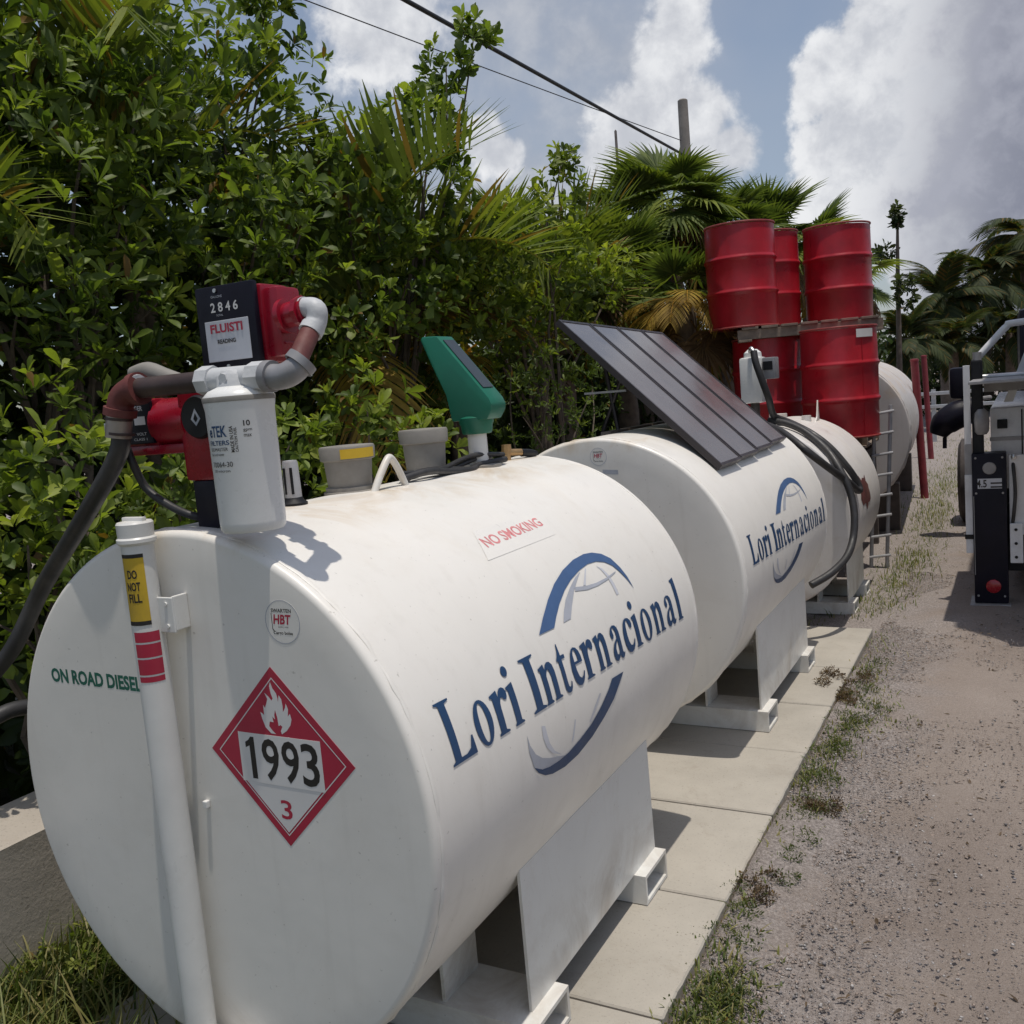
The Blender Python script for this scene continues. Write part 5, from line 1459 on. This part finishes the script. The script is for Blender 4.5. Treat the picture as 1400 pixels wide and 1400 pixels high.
def frond_mesh(name, L, pairs, ll, droop, seed, pal, vee=0.35, hang=0.25, rise=0.0, wide=1.0):
    """feather frond: local +X outwards, +Z up"""
    rng = np.random.default_rng(seed)
    V, F, C, nv = [], [], [], 0
    def add(v, f, c):
        nonlocal nv
        V.append(v); F.extend([tuple(i + nv for i in q) for q in f]); C.append(np.tile(np.array(c, float), (len(v), 1))); nv += len(v)
    ts = np.linspace(0, 1, 14)
    ang = rise - droop * ts ** 1.4
    dx = np.cos(ang); dz = np.sin(ang)
    X = np.concatenate([[0], np.cumsum((dx[1:] + dx[:-1]) / 2)]) * L / 13; Z = np.concatenate([[0], np.cumsum((dz[1:] + dz[:-1]) / 2)]) * L / 13
    R = np.stack([X, np.zeros(14), Z], 1)
    for nrm in ((0, 0, 1), (0, 1, 0)):
        v, f = strip(R, 0.011 * (1 - 0.85 * ts), np.array(nrm, float)); add(v, f, np.array(pal[1]) * np.array([1.5, 1.2, .9]))
    for k in range(pairs):
        t = 0.16 + 0.84 * (k + 0.5) / pairs
        i = t * 13; a = int(min(i, 12)); p = R[a] + (R[a + 1] - R[a]) * (i - a)
        tan = unit(R[a + 1] - R[a])
        nz = unit(np.cross(np.array([0, 1, 0.]), tan)) * -1
        nz = nz if nz[2] > 0 else -nz
        length = ll * (0.35 + 0.65 * math.sin(math.pi * min(1, 0.18 + 0.80 * t))) * rng.uniform(0.9, 1.08)
        for s in (-1, 1):
            fwd = 0.55 + 0.5 * t
            d = unit(tan * fwd + np.array([0, s, 0.]) * 1.0 + nz * vee * rng.uniform(0.6, 1.3))
            q = np.linspace(0, 1, 5)
            P = p + d * (q * length)[:, None] + np.array([0, 0, -1.]) * (hang * length * q ** 2)[:, None]
            w = np.array([0.35, 1, 0.95, 0.6, 0.04]) * 0.013 * wide * length / 0.4 * rng.uniform(.85, 1.15)
            v, f = strip(P, w, nz)
            c = np.array(pal[0]) + (np.array(pal[1]) - np.array(pal[0])) * rng.random()
            if rng.random() < 0.08: c = np.array([0.20, 0.13, 0.035])
            add(v, f, c)
    return (np.concatenate(V), F, np.concatenate(C))


def fan_mesh(name, Lp, r, seg, seed, pal, spread=4.6, fold=0.28, droop=0.5):
    rng = np.random.default_rng(seed)
    V, F, C, nv = [], [], [], 0
    def add(v, f, c):
        nonlocal nv
        V.append(v); F.extend([tuple(i + nv for i in q) for q in f]); C.append(np.tile(np.array(c, float), (len(v), 1))); nv += len(v)
    ts = np.linspace(0, 1, 8)
    R = np.stack([ts * Lp, 0 * ts, -0.25 * Lp * ts ** 2], 1)
    for nrm in ((0, 0, 1), (0, 1, 0)):
        v, f = strip(R, 0.012 * (1 - 0.4 * ts), np.array(nrm, float)); add(v, f, np.array(pal[1]) * 1.2)
    tip = R[-1]; tilt = -0.45
    ex = np.array([math.cos(tilt), 0, math.sin(tilt)]); ez = np.array([-math.sin(tilt), 0, math.cos(tilt)]); ey = np.array([0, 1., 0])
    for k in range(seg):
        a = -spread / 2 + spread * (k + 0.5) / seg + rng.normal(0, 0.02)
        d = ex * math.cos(a) + ey * math.sin(a)
        l = r * (0.78 + 0.22 * math.cos(a * 0.6)) * rng.uniform(0.92, 1.06)
        q = np.linspace(0, 1, 6)
        P = tip + d * (q * l)[:, None] + ez * (0.12 * l * q * (abs(a) / 2))[:, None] + np.array([0, 0, -1.]) * (droop * l * np.clip(q - 0.45, 0, 1) ** 1.6)[:, None]
        half = l * math.sin(spread / seg / 2) * 1.15
        w = np.array([0.05, 0.52, 0.92, 0.80, 0.42, 0.03]) * half * np.array([1, .9, .75, .6, .6, 1])
        nn = unit(ez + np.cross(d, ez) * (fold if k % 2 else -fold))
        v, f = strip(P, w, nn)
        c = np.array(pal[0]) + (np.array(pal[1]) - np.array(pal[0])) * rng.random()
        add(v, f, c)
    return (np.concatenate(V), F, np.concatenate(C))


def to_obj_mesh(name, data):
    V, F, C = data
    o = np_mesh(name, V, [i for f in F for i in f], [len(f) for f in F], MAT['frond'], None, C)
    me = o.data; bpy.data.objects.remove(o)
    return me


GREEN = ((0.060, 0.092, 0.024), (0.16, 0.205, 0.045))
LIME = ((0.10, 0.145, 0.026), (0.24, 0.28, 0.045))
GOLD = ((0.26, 0.16, 0.03), (0.46, 0.31, 0.05))
BROWN = ((0.10, 0.06, 0.03), (0.19, 0.115, 0.05))
DARK = ((0.030, 0.046, 0.018), (0.075, 0.095, 0.034))
FM = {}
for k in range(3):
    FM['areca', k] = to_obj_mesh('areca_frond', frond_mesh('a', 1.0, 34, 0.40, 1.25 + 0.3 * k, 100 + k, LIME if k else GREEN, 1.0, 0.12))
    FM['gold', k] = to_obj_mesh('golden_frond', frond_mesh('g', 1.0, 30, 0.34, 1.5, 200 + k, GOLD if k < 2 else BROWN, 0.1, 0.5))
    FM['coco', k] = to_obj_mesh('coconut_frond', frond_mesh('c', 1.0, 40, 0.28, 1.2 + .25 * k, 300 + k, DARK, 0.15, 0.55, 0.0, 1.7))
    FM['fan', k] = to_obj_mesh('fan_frond', fan_mesh('f', 0.55, 0.55, 30, 400 + k, GREEN if k < 2 else LIME, droop=0.35 + 0.25 * k))
    FM['deadfan', k] = to_obj_mesh('dead_fan_frond', fan_mesh('d', 0.5, 0.5, 26, 500 + k, BROWN if k else GOLD, droop=1.1, spread=3.6))


def palm(name, base, h, label, fronds, seed, group=None, lean=(0, 0), r=0.07, trunks=1):
    """fronds: list of (kind, count, elevation lo, hi in degrees, scale)"""
    rng = random.Random(seed)
    t = thing(name, base, label, 'palm', group)
    top = Vector((lean[0], lean[1], h))
    for k in range(trunks):
        o = Vector((rng.uniform(-.12, .12), rng.uniform(-.12, .12), 0)) * (trunks > 1)
        mb = MB()
        b = Vector(base)
        n = 14
        pts = [b + o + Vector((lean[0] * (i / n) ** 1.5, lean[1] * (i / n) ** 1.5, -0.05 + (h + 0.05) * i / n)) for i in range(n + 1)]
        rad = [r * (1.25 - 0.35 * i / n) * (1.06 if i % 2 else 0.96) for i in range(n + 1)]
        mb.tube(pts, r, 10, 0, radii=rad)
        mb.build('trunk' if k == 0 else 'stem', MAT['palm_trunk'], t, smooth=60)
    for kind, cnt, e0, e1, sc in fronds:
        for k in range(cnt):
            me = FM[kind, rng.randrange(3)]
            f = bpy.data.objects.new('frond', me); COL.objects.link(f); f.parent = t
            az = 2 * math.pi * (k + rng.uniform(0.1, 0.9)) / cnt
            el = math.radians(rng.uniform(e0, e1))
            f.location = top + Vector((rng.uniform(-.05, .05), rng.uniform(-.05, .05), rng.uniform(-0.12, 0.04)))
            f.rotation_euler = (rng.uniform(-.25, .25), -el, az)
            s = sc * rng.uniform(0.8, 1.15); f.scale = (s, s, s)
    return t


GP = 'palms behind the hedge'
palm('areca_palm', (-2.25, 3.55, GZ), 2.15, 'feathery palm with dark and yellowed fronds standing up between the broadleaf shrubs', [('areca', 9, 48, 86, 1.55), ('gold', 5, -10, 60, 1.2)], 1, GP, r=0.05, trunks=3)
palm('areca_palm', (-2.45, 2.0, GZ), 2.6, 'feathery palm whose fronds cross the top left of the hedge', [('areca', 7, 55, 86, 1.35)], 2, GP, r=0.05, trunks=3)
palm('areca_palm', (-2.35, 0.55, GZ), 2.4, 'feathery palm drooping in at the left edge', [('areca', 7, 15, 60, 1.0), ('gold', 3, -30, 20, .9)], 3, GP, r=0.05, trunks=2)
palm('areca_palm', (-2.05, 4.75, GZ), 1.95, 'palm with brown and golden hanging fronds right of the sprig-topped shrub', [('areca', 8, 50, 86, 1.35), ('gold', 4, 0, 60, 1.0)], 4, GP, r=0.05, trunks=3)
palm('areca_palm', (-2.15, 6.0, GZ), 2.3, 'pale feathery palm with upright comb-like fronds left of the thin mast', [('areca', 13, 35, 85, 1.35)], 5, GP, r=0.05, trunks=3)
FP = [((-2.15, 6.7), 2.55, 'fan palm left of the thin mast, nearest of the fan palms', 21), ((-2.0, 7.9), 2.75, 'fan palm just right of the thin mast', 22), ((-1.75, 8.9), 3.5, 'tallest fan palm, in front of the utility pole', 23),
      ((-1.45, 9.9), 3.25, 'fan palm above the left upper drum', 24), ((-1.15, 11.0), 3.3, 'fan palm above the gap between the upper drums', 25), ((-0.95, 12.3), 3.15, 'fan palm above the right upper drum', 26),
      ((-1.12, 7.25), 2.35, 'short fan palm with golden dead fronds left of the red drums', 27), ((-2.45, 9.6), 3.5, 'fan palm half hidden behind the utility pole palm', 28), ((-0.55, 13.6), 2.9, 'scraggly fan palm right of the upper drums', 29)]
for (xy, h, lab, sd) in FP:
    fr = [('fan', 24, 0, 85, 0.80), ('fan', 10, -35, 10, 0.75), ('deadfan', 6, -70, -10, 0.9), ('gold', 2, -20, 40, 0.8)]
    if sd == 27: fr = [('gold', 15, -25, 40, 0.75), ('deadfan', 8, -60, 0, 0.8), ('fan', 5, 20, 75, 0.7)]
    if sd == 29: fr = [('fan', 9, -10, 75, 0.75), ('deadfan', 8, -60, 0, 0.7)]
    palm('fan_palm', (xy[0], xy[1], GZ), h, lab, fr, sd, GP, r=0.10)
GF = 'palms across the far road'
for k, (x, y, h, s, lab) in enumerate([(-0.25, 27.8, 3.3, 1.9, 'dark palm across the road above the left red post'), (0.75, 30.5, 3.9, 2.0, 'dark palm above the middle of the far gap'), (1.75, 33.0, 5.2, 2.2, 'tallest dark palm at the right edge'),
                                       (0.1, 25.4, 2.0, 1.5, 'short pale-topped palm between the red posts and the truck'), (-0.75, 22.8, 2.2, 1.3, 'short dark palm right of the grey tank'), (1.35, 28.3, 2.2, 1.7, 'low dark palm behind the truck guard tube')]):
    palm('coconut_palm', (x, y, GZ), h, lab, [('coco', 30, -35, 80, s * 0.85)], 60 + k, GF, r=0.12)
dt = thing('dead_trunk', (-0.22, 16.3, GZ), 'thin dead trunk with a dark spiky tip right of the drums', 'tree')
MB().tube([(-0.30, 16.3, GZ - .05), (-0.24, 16.3, 1.5), (-0.22, 16.3, 3.0), (-0.19, 16.3, 4.15)], 0.05, 8, 4, radii=[0.06, 0.048, 0.036, 0.014]).build('trunk', MAT['bark'], dt, smooth=50)
foliage('crown', [((-0.20, 16.3, 4.05), (0.06, 0.06, 0.22)), ((-0.42, 16.3, 3.45), (.16, .16, .14)), ((-0.1, 16.2, 2.75), (.16, .16, .3))], dt, 71, leaf=0.12, dens=900, pal=DARK + (DARK[1],), droop=0.9)
bl = [((x + rng0.normal(0, .3), 34 + rng0.normal(0, 1), z), 1.1) for x in np.arange(-9, 12, 1.2) for z in (0.6, 1.7)]
bl += [((x + rng0.normal(0, .25), 30.5 + rng0.normal(0, .7), z + rng0.normal(0, .15)), 0.85) for x in np.arange(-2.6, 7, 0.8) for z in (0.5, 1.4, 2.3)]
bl += [((x + rng0.normal(0, .3), 20 + rng0.normal(0, .6), z), 0.8) for x in np.arange(-8, -1.2, 0.8) for z in (0.5, 1.5, 2.3)]
o = foliage('far_thicket', bl, None, 45, leaf=0.22, dens=60, per=6, shell=(0.2, 1.0), pal=((0.02, 0.038, 0.012), (0.045, 0.07, 0.02), (0.075, 0.10, 0.03)))
tag(o, 'dark thicket across the far road', 'thicket', kind='stuff')


# grass, weeds, stones ----------------------------------------------------------
def grass(name, spots, seed, label, h=(0.05, 0.16), pal=((0.07, 0.11, 0.025), (0.19, 0.22, 0.05), (0.32, 0.27, 0.11)), thin=1.0, tuft=0.018):
    """spots: list of (x, y, sx, sy, count)"""
    rng = np.random.default_rng(seed)
    P = np.concatenate([np.stack([rng.normal(x, sx, int(n * thin)), rng.normal(y, sy, int(n * thin))], 1) for x, y, sx, sy, n in spots])
    # tufts: pull blades towards clump centres
    cl = P[rng.integers(0, len(P), max(3, len(P) // 28))]
    pick = cl[rng.integers(0, len(cl), len(P))]
    near = np.linalg.norm(P - pick, axis=1) < 0.5
    P = np.where((near & (rng.random(len(P)) < 0.7))[:, None], pick + rng.normal(0, tuft, P.shape), P)
    n = len(P)
    H = rng.uniform(h[0], h[1], n) * rng.uniform(0.5, 1.0, n)
    az = rng.uniform(0, 6.28, n); bend = rng.uniform(0.15, 1.1, n)
    d = np.stack([np.cos(az), np.sin(az), np.zeros(n)], 1); s = np.stack([-np.sin(az), np.cos(az), np.zeros(n)], 1)
    base = np.stack([P[:, 0], P[:, 1], gz(P[:, 0], P[:, 1]) - 0.008], 1)
    w = rng.uniform(0.0016, 0.0042, n)
    rows = []
    for t, ww in ((0, 1), (0.45, 0.9), (0.8, 0.6)):
        c = base + d * (bend * H * t ** 2)[:, None] + np.array([0, 0, 1.]) * (H * t * (1 - 0.25 * bend * t))[:, None]
        rows += [c - s * (w * ww)[:, None], c + s * (w * ww)[:, None]]
    tip = base + d * (bend * H)[:, None] + np.array([0, 0, 1.]) * (H * (1 - 0.25 * bend))[:, None]
    V = np.stack(rows + [tip], 1).reshape(-1, 3)
    one = np.array([0, 1, 3, 2, 2, 3, 5, 4, 4, 5, 6]); sz = np.array([4, 4, 3])
    lo = (one[None] + 7 * np.arange(n)[:, None]).ravel()
    y = rng.random(n)[:, None]; pc = np.array(pal)
    C = np.where(y < .5, pc[0] + (pc[1] - pc[0]) * y * 2, pc[1] + (pc[2] - pc[1]) * (y * 2 - 1))
    o = np_mesh(name, V, lo, np.tile(sz, n), MAT['grass'], None, np.repeat(C, 7, 0))
    tag(o, label, 'grass', kind='stuff')


grass('wall_grass', [(-0.92, 0.14, 0.10, 0.10, 900), (-0.80, 0.02, 0.10, 0.10, 900), (-1.0, 0.35, .08, .1, 300), (-0.75, 0.25, .08, .1, 260), (-0.6, -0.25, .3, .18, 2200), (0.2, -0.45, .35, .2, 1800)], 5, 'tufts of grass at the foot of the low wall by the front tank', (0.09, 0.36))
edge = [(0.85, 0.30, .035, .10, 900), (0.87, 0.62, .045, .10, 1300), (0.89, 0.86, .05, .10, 1500), (0.84, 1.15, .03, .10, 260), (0.83, 1.45, .025, .12, 200), (0.86, 1.72, .04, .10, 420), (0.90, 2.0, .05, .08, 260),
        (0.85, 2.30, .03, .1, 420), (0.87, 2.62, .04, .1, 520), (0.90, 2.95, .05, .12, 560), (0.92, 3.3, .06, .12, 520), (0.86, 3.7, .05, .15, 300), (0.85, 4.2, .06, .2, 240), (1.05, 3.1, .08, .15, 200)]
grass('edge_grass', edge, 6, 'thin grass growing along the slab edge', (0.015, 0.055), thin=0.42)
far = [(0.72, 5.3, .10, .2, 600), (0.72, 6.0, .10, .3, 900), (0.78, 6.9, .10, .4, 1100), (0.80, 8.0, .12, .5, 1300), (0.78, 9.4, .12, .6, 1300), (0.7, 11.0, .18, .8, 1500), (0.7, 13.0, .25, 1.0, 1500), (0.9, 16.0, .5, 1.5, 1500), (0.6, 20.0, .8, 2.0, 1500), (-0.1, 5.0, .4, .2, 500), (0.95, 13.5, .25, .8, 900), (1.0, 12.0, .2, .5, 500)]
grass('lane_grass', far, 8, 'patchy grass and weeds along the lane beside the far tanks', (0.03, 0.10), thin=0.42, tuft=0.03)
wb = []
rg = random.Random(31)
for (x, y, sx, sy, n) in edge[1:4] + edge[5:12]:
    for k in range(5): wb.append(((x + rg.gauss(0, sx), y + rg.gauss(0, sy), float(gz(x, y)) + 0.008), (0.05, 0.05, 0.016)))
o = foliage('edge_weeds', wb, None, 77, leaf=0.013, dens=20000, per=5, zmin=-1, width=0.8, pal=((0.05, 0.075, 0.02), (0.10, 0.135, 0.035), (0.17, 0.18, 0.06)))
tag(o, 'low green weeds creeping along the slab edge', 'weeds', kind='stuff')
wb = []
for (x, y, sx, sy) in ((0.90, 1.98, .05, .06), (0.86, 1.38, .03, .06), (0.83, 3.45, .04, .1), (0.70, 3.5, .03, .06), (0.83, 3.2, .03, .05)):
    for k in range(6): wb.append(((x + rg.gauss(0, sx), y + rg.gauss(0, sy), (0.0 if x < .78 else float(gz(x, y))) + 0.008), (0.04, 0.04, 0.02)))
o = foliage('dry_weeds', wb, None, 78, leaf=0.013, dens=16000, per=5, zmin=-1, pal=((0.07, 0.045, 0.03), (0.14, 0.09, 0.055), (0.20, 0.14, 0.085)))
tag(o, 'dried reddish-brown weeds at the slab edge', 'weeds', kind='stuff')
wb = [((-0.86 + rg.gauss(0, .09), 0.14 + rg.gauss(0, .13), GZ + 0.09), (0.07, 0.07, 0.10)) for k in range(15)]
o = foliage('wall_weeds', wb, None, 79, leaf=0.032, dens=5200, per=6, zmin=-1, pal=((0.08, 0.13, 0.022), (0.18, 0.24, 0.042), (0.32, 0.34, 0.07)))
tag(o, 'leafy weeds among the grass at the foot of the low wall', 'weeds', kind='stuff')


def stones(name, N, seed, label):
    rng = np.random.default_rng(seed)
    x = np.concatenate([0.80 + np.abs(rng.normal(0, 0.26, N // 2)), rng.uniform(0.8, 2.2, N // 2)])
    y = -0.5 + 7.0 * rng.random(len(x)) ** 1.3
    ok = (x < 2.6) & ~((x < 0.80))
    x, y = x[ok], y[ok]; n = len(x)
    r = 0.0014 + 0.0046 * rng.random(n) ** 7
    base = np.array([(1, 0, 0), (0, 1, 0), (-1, 0, 0), (0, -1, 0), (0, 0, .75), (0, 0, -.6)], float)
    V = base[None] * (1 + rng.normal(0, .22, (n, 6, 1))) * r[:, None, None] * rng.uniform(.7, 1.5, (n, 1, 3))
    a = rng.uniform(0, 6.28, n); c, s = np.cos(a)[:, None], np.sin(a)[:, None]
    V = np.stack([V[..., 0] * c - V[..., 1] * s, V[..., 0] * s + V[..., 1] * c, V[..., 2]], -1)
    V += np.stack([x, y, gz(x, y) + 0.002], 1)[:, None]
    F = np.array([(0, 1, 4), (1, 2, 4), (2, 3, 4), (3, 0, 4), (1, 0, 5), (2, 1, 5), (3, 2, 5), (0, 3, 5)])
    lo = (F.ravel()[None] + 6 * np.arange(n)[:, None]).ravel()
    g = rng.uniform(0.20, 0.50, n)[:, None]
    kind = rng.random(n)[:, None]
    C = np.where(kind < 0.55, np.array([.36, .29, .245]) * (0.55 + g), np.where(kind < 0.85, g * np.array([1.0, .94, .90]), g * np.array([.6, .56, .56])))
    o = np_mesh(name, V.reshape(-1, 3), lo, np.full(8 * n, 3), MAT['pebble'], None, np.repeat(C, 6, 0))
    tag(o, label, 'gravel', kind='stuff')


stones('loose_gravel', 80000, 9, 'loose grey gravel scattered beside the slab')
rl = np.random.default_rng(55)
n = 2600
P = np.stack([rl.uniform(0.82, 2.3, n), -0.4 + 7.4 * rl.random(n) ** 1.3, gz(0.9 + 0 * np.zeros(n), np.zeros(n)) * 0 + GZ + 0.009], 1)
az = rl.uniform(0, 6.28, n)
V, lo, si, C = leaf_arrays(P, np.stack([np.cos(az), np.sin(az), rl.normal(0, .15, n)], 1), np.tile([0, 0, 1.], (n, 1)) + rl.normal(0, .3, (n, 3)), 0.006 + 0.03 * rl.random(n) ** 3, rl.uniform(.25, 1.0, n), np.array([.13, .09, .06]) * rl.uniform(.5, 1.6, (n, 1)))
tag(np_mesh('leaf_litter', V, lo, si, MAT['leaf'], None, C), 'dry brown leaf scraps strewn over the gravel', 'litter', kind='stuff')
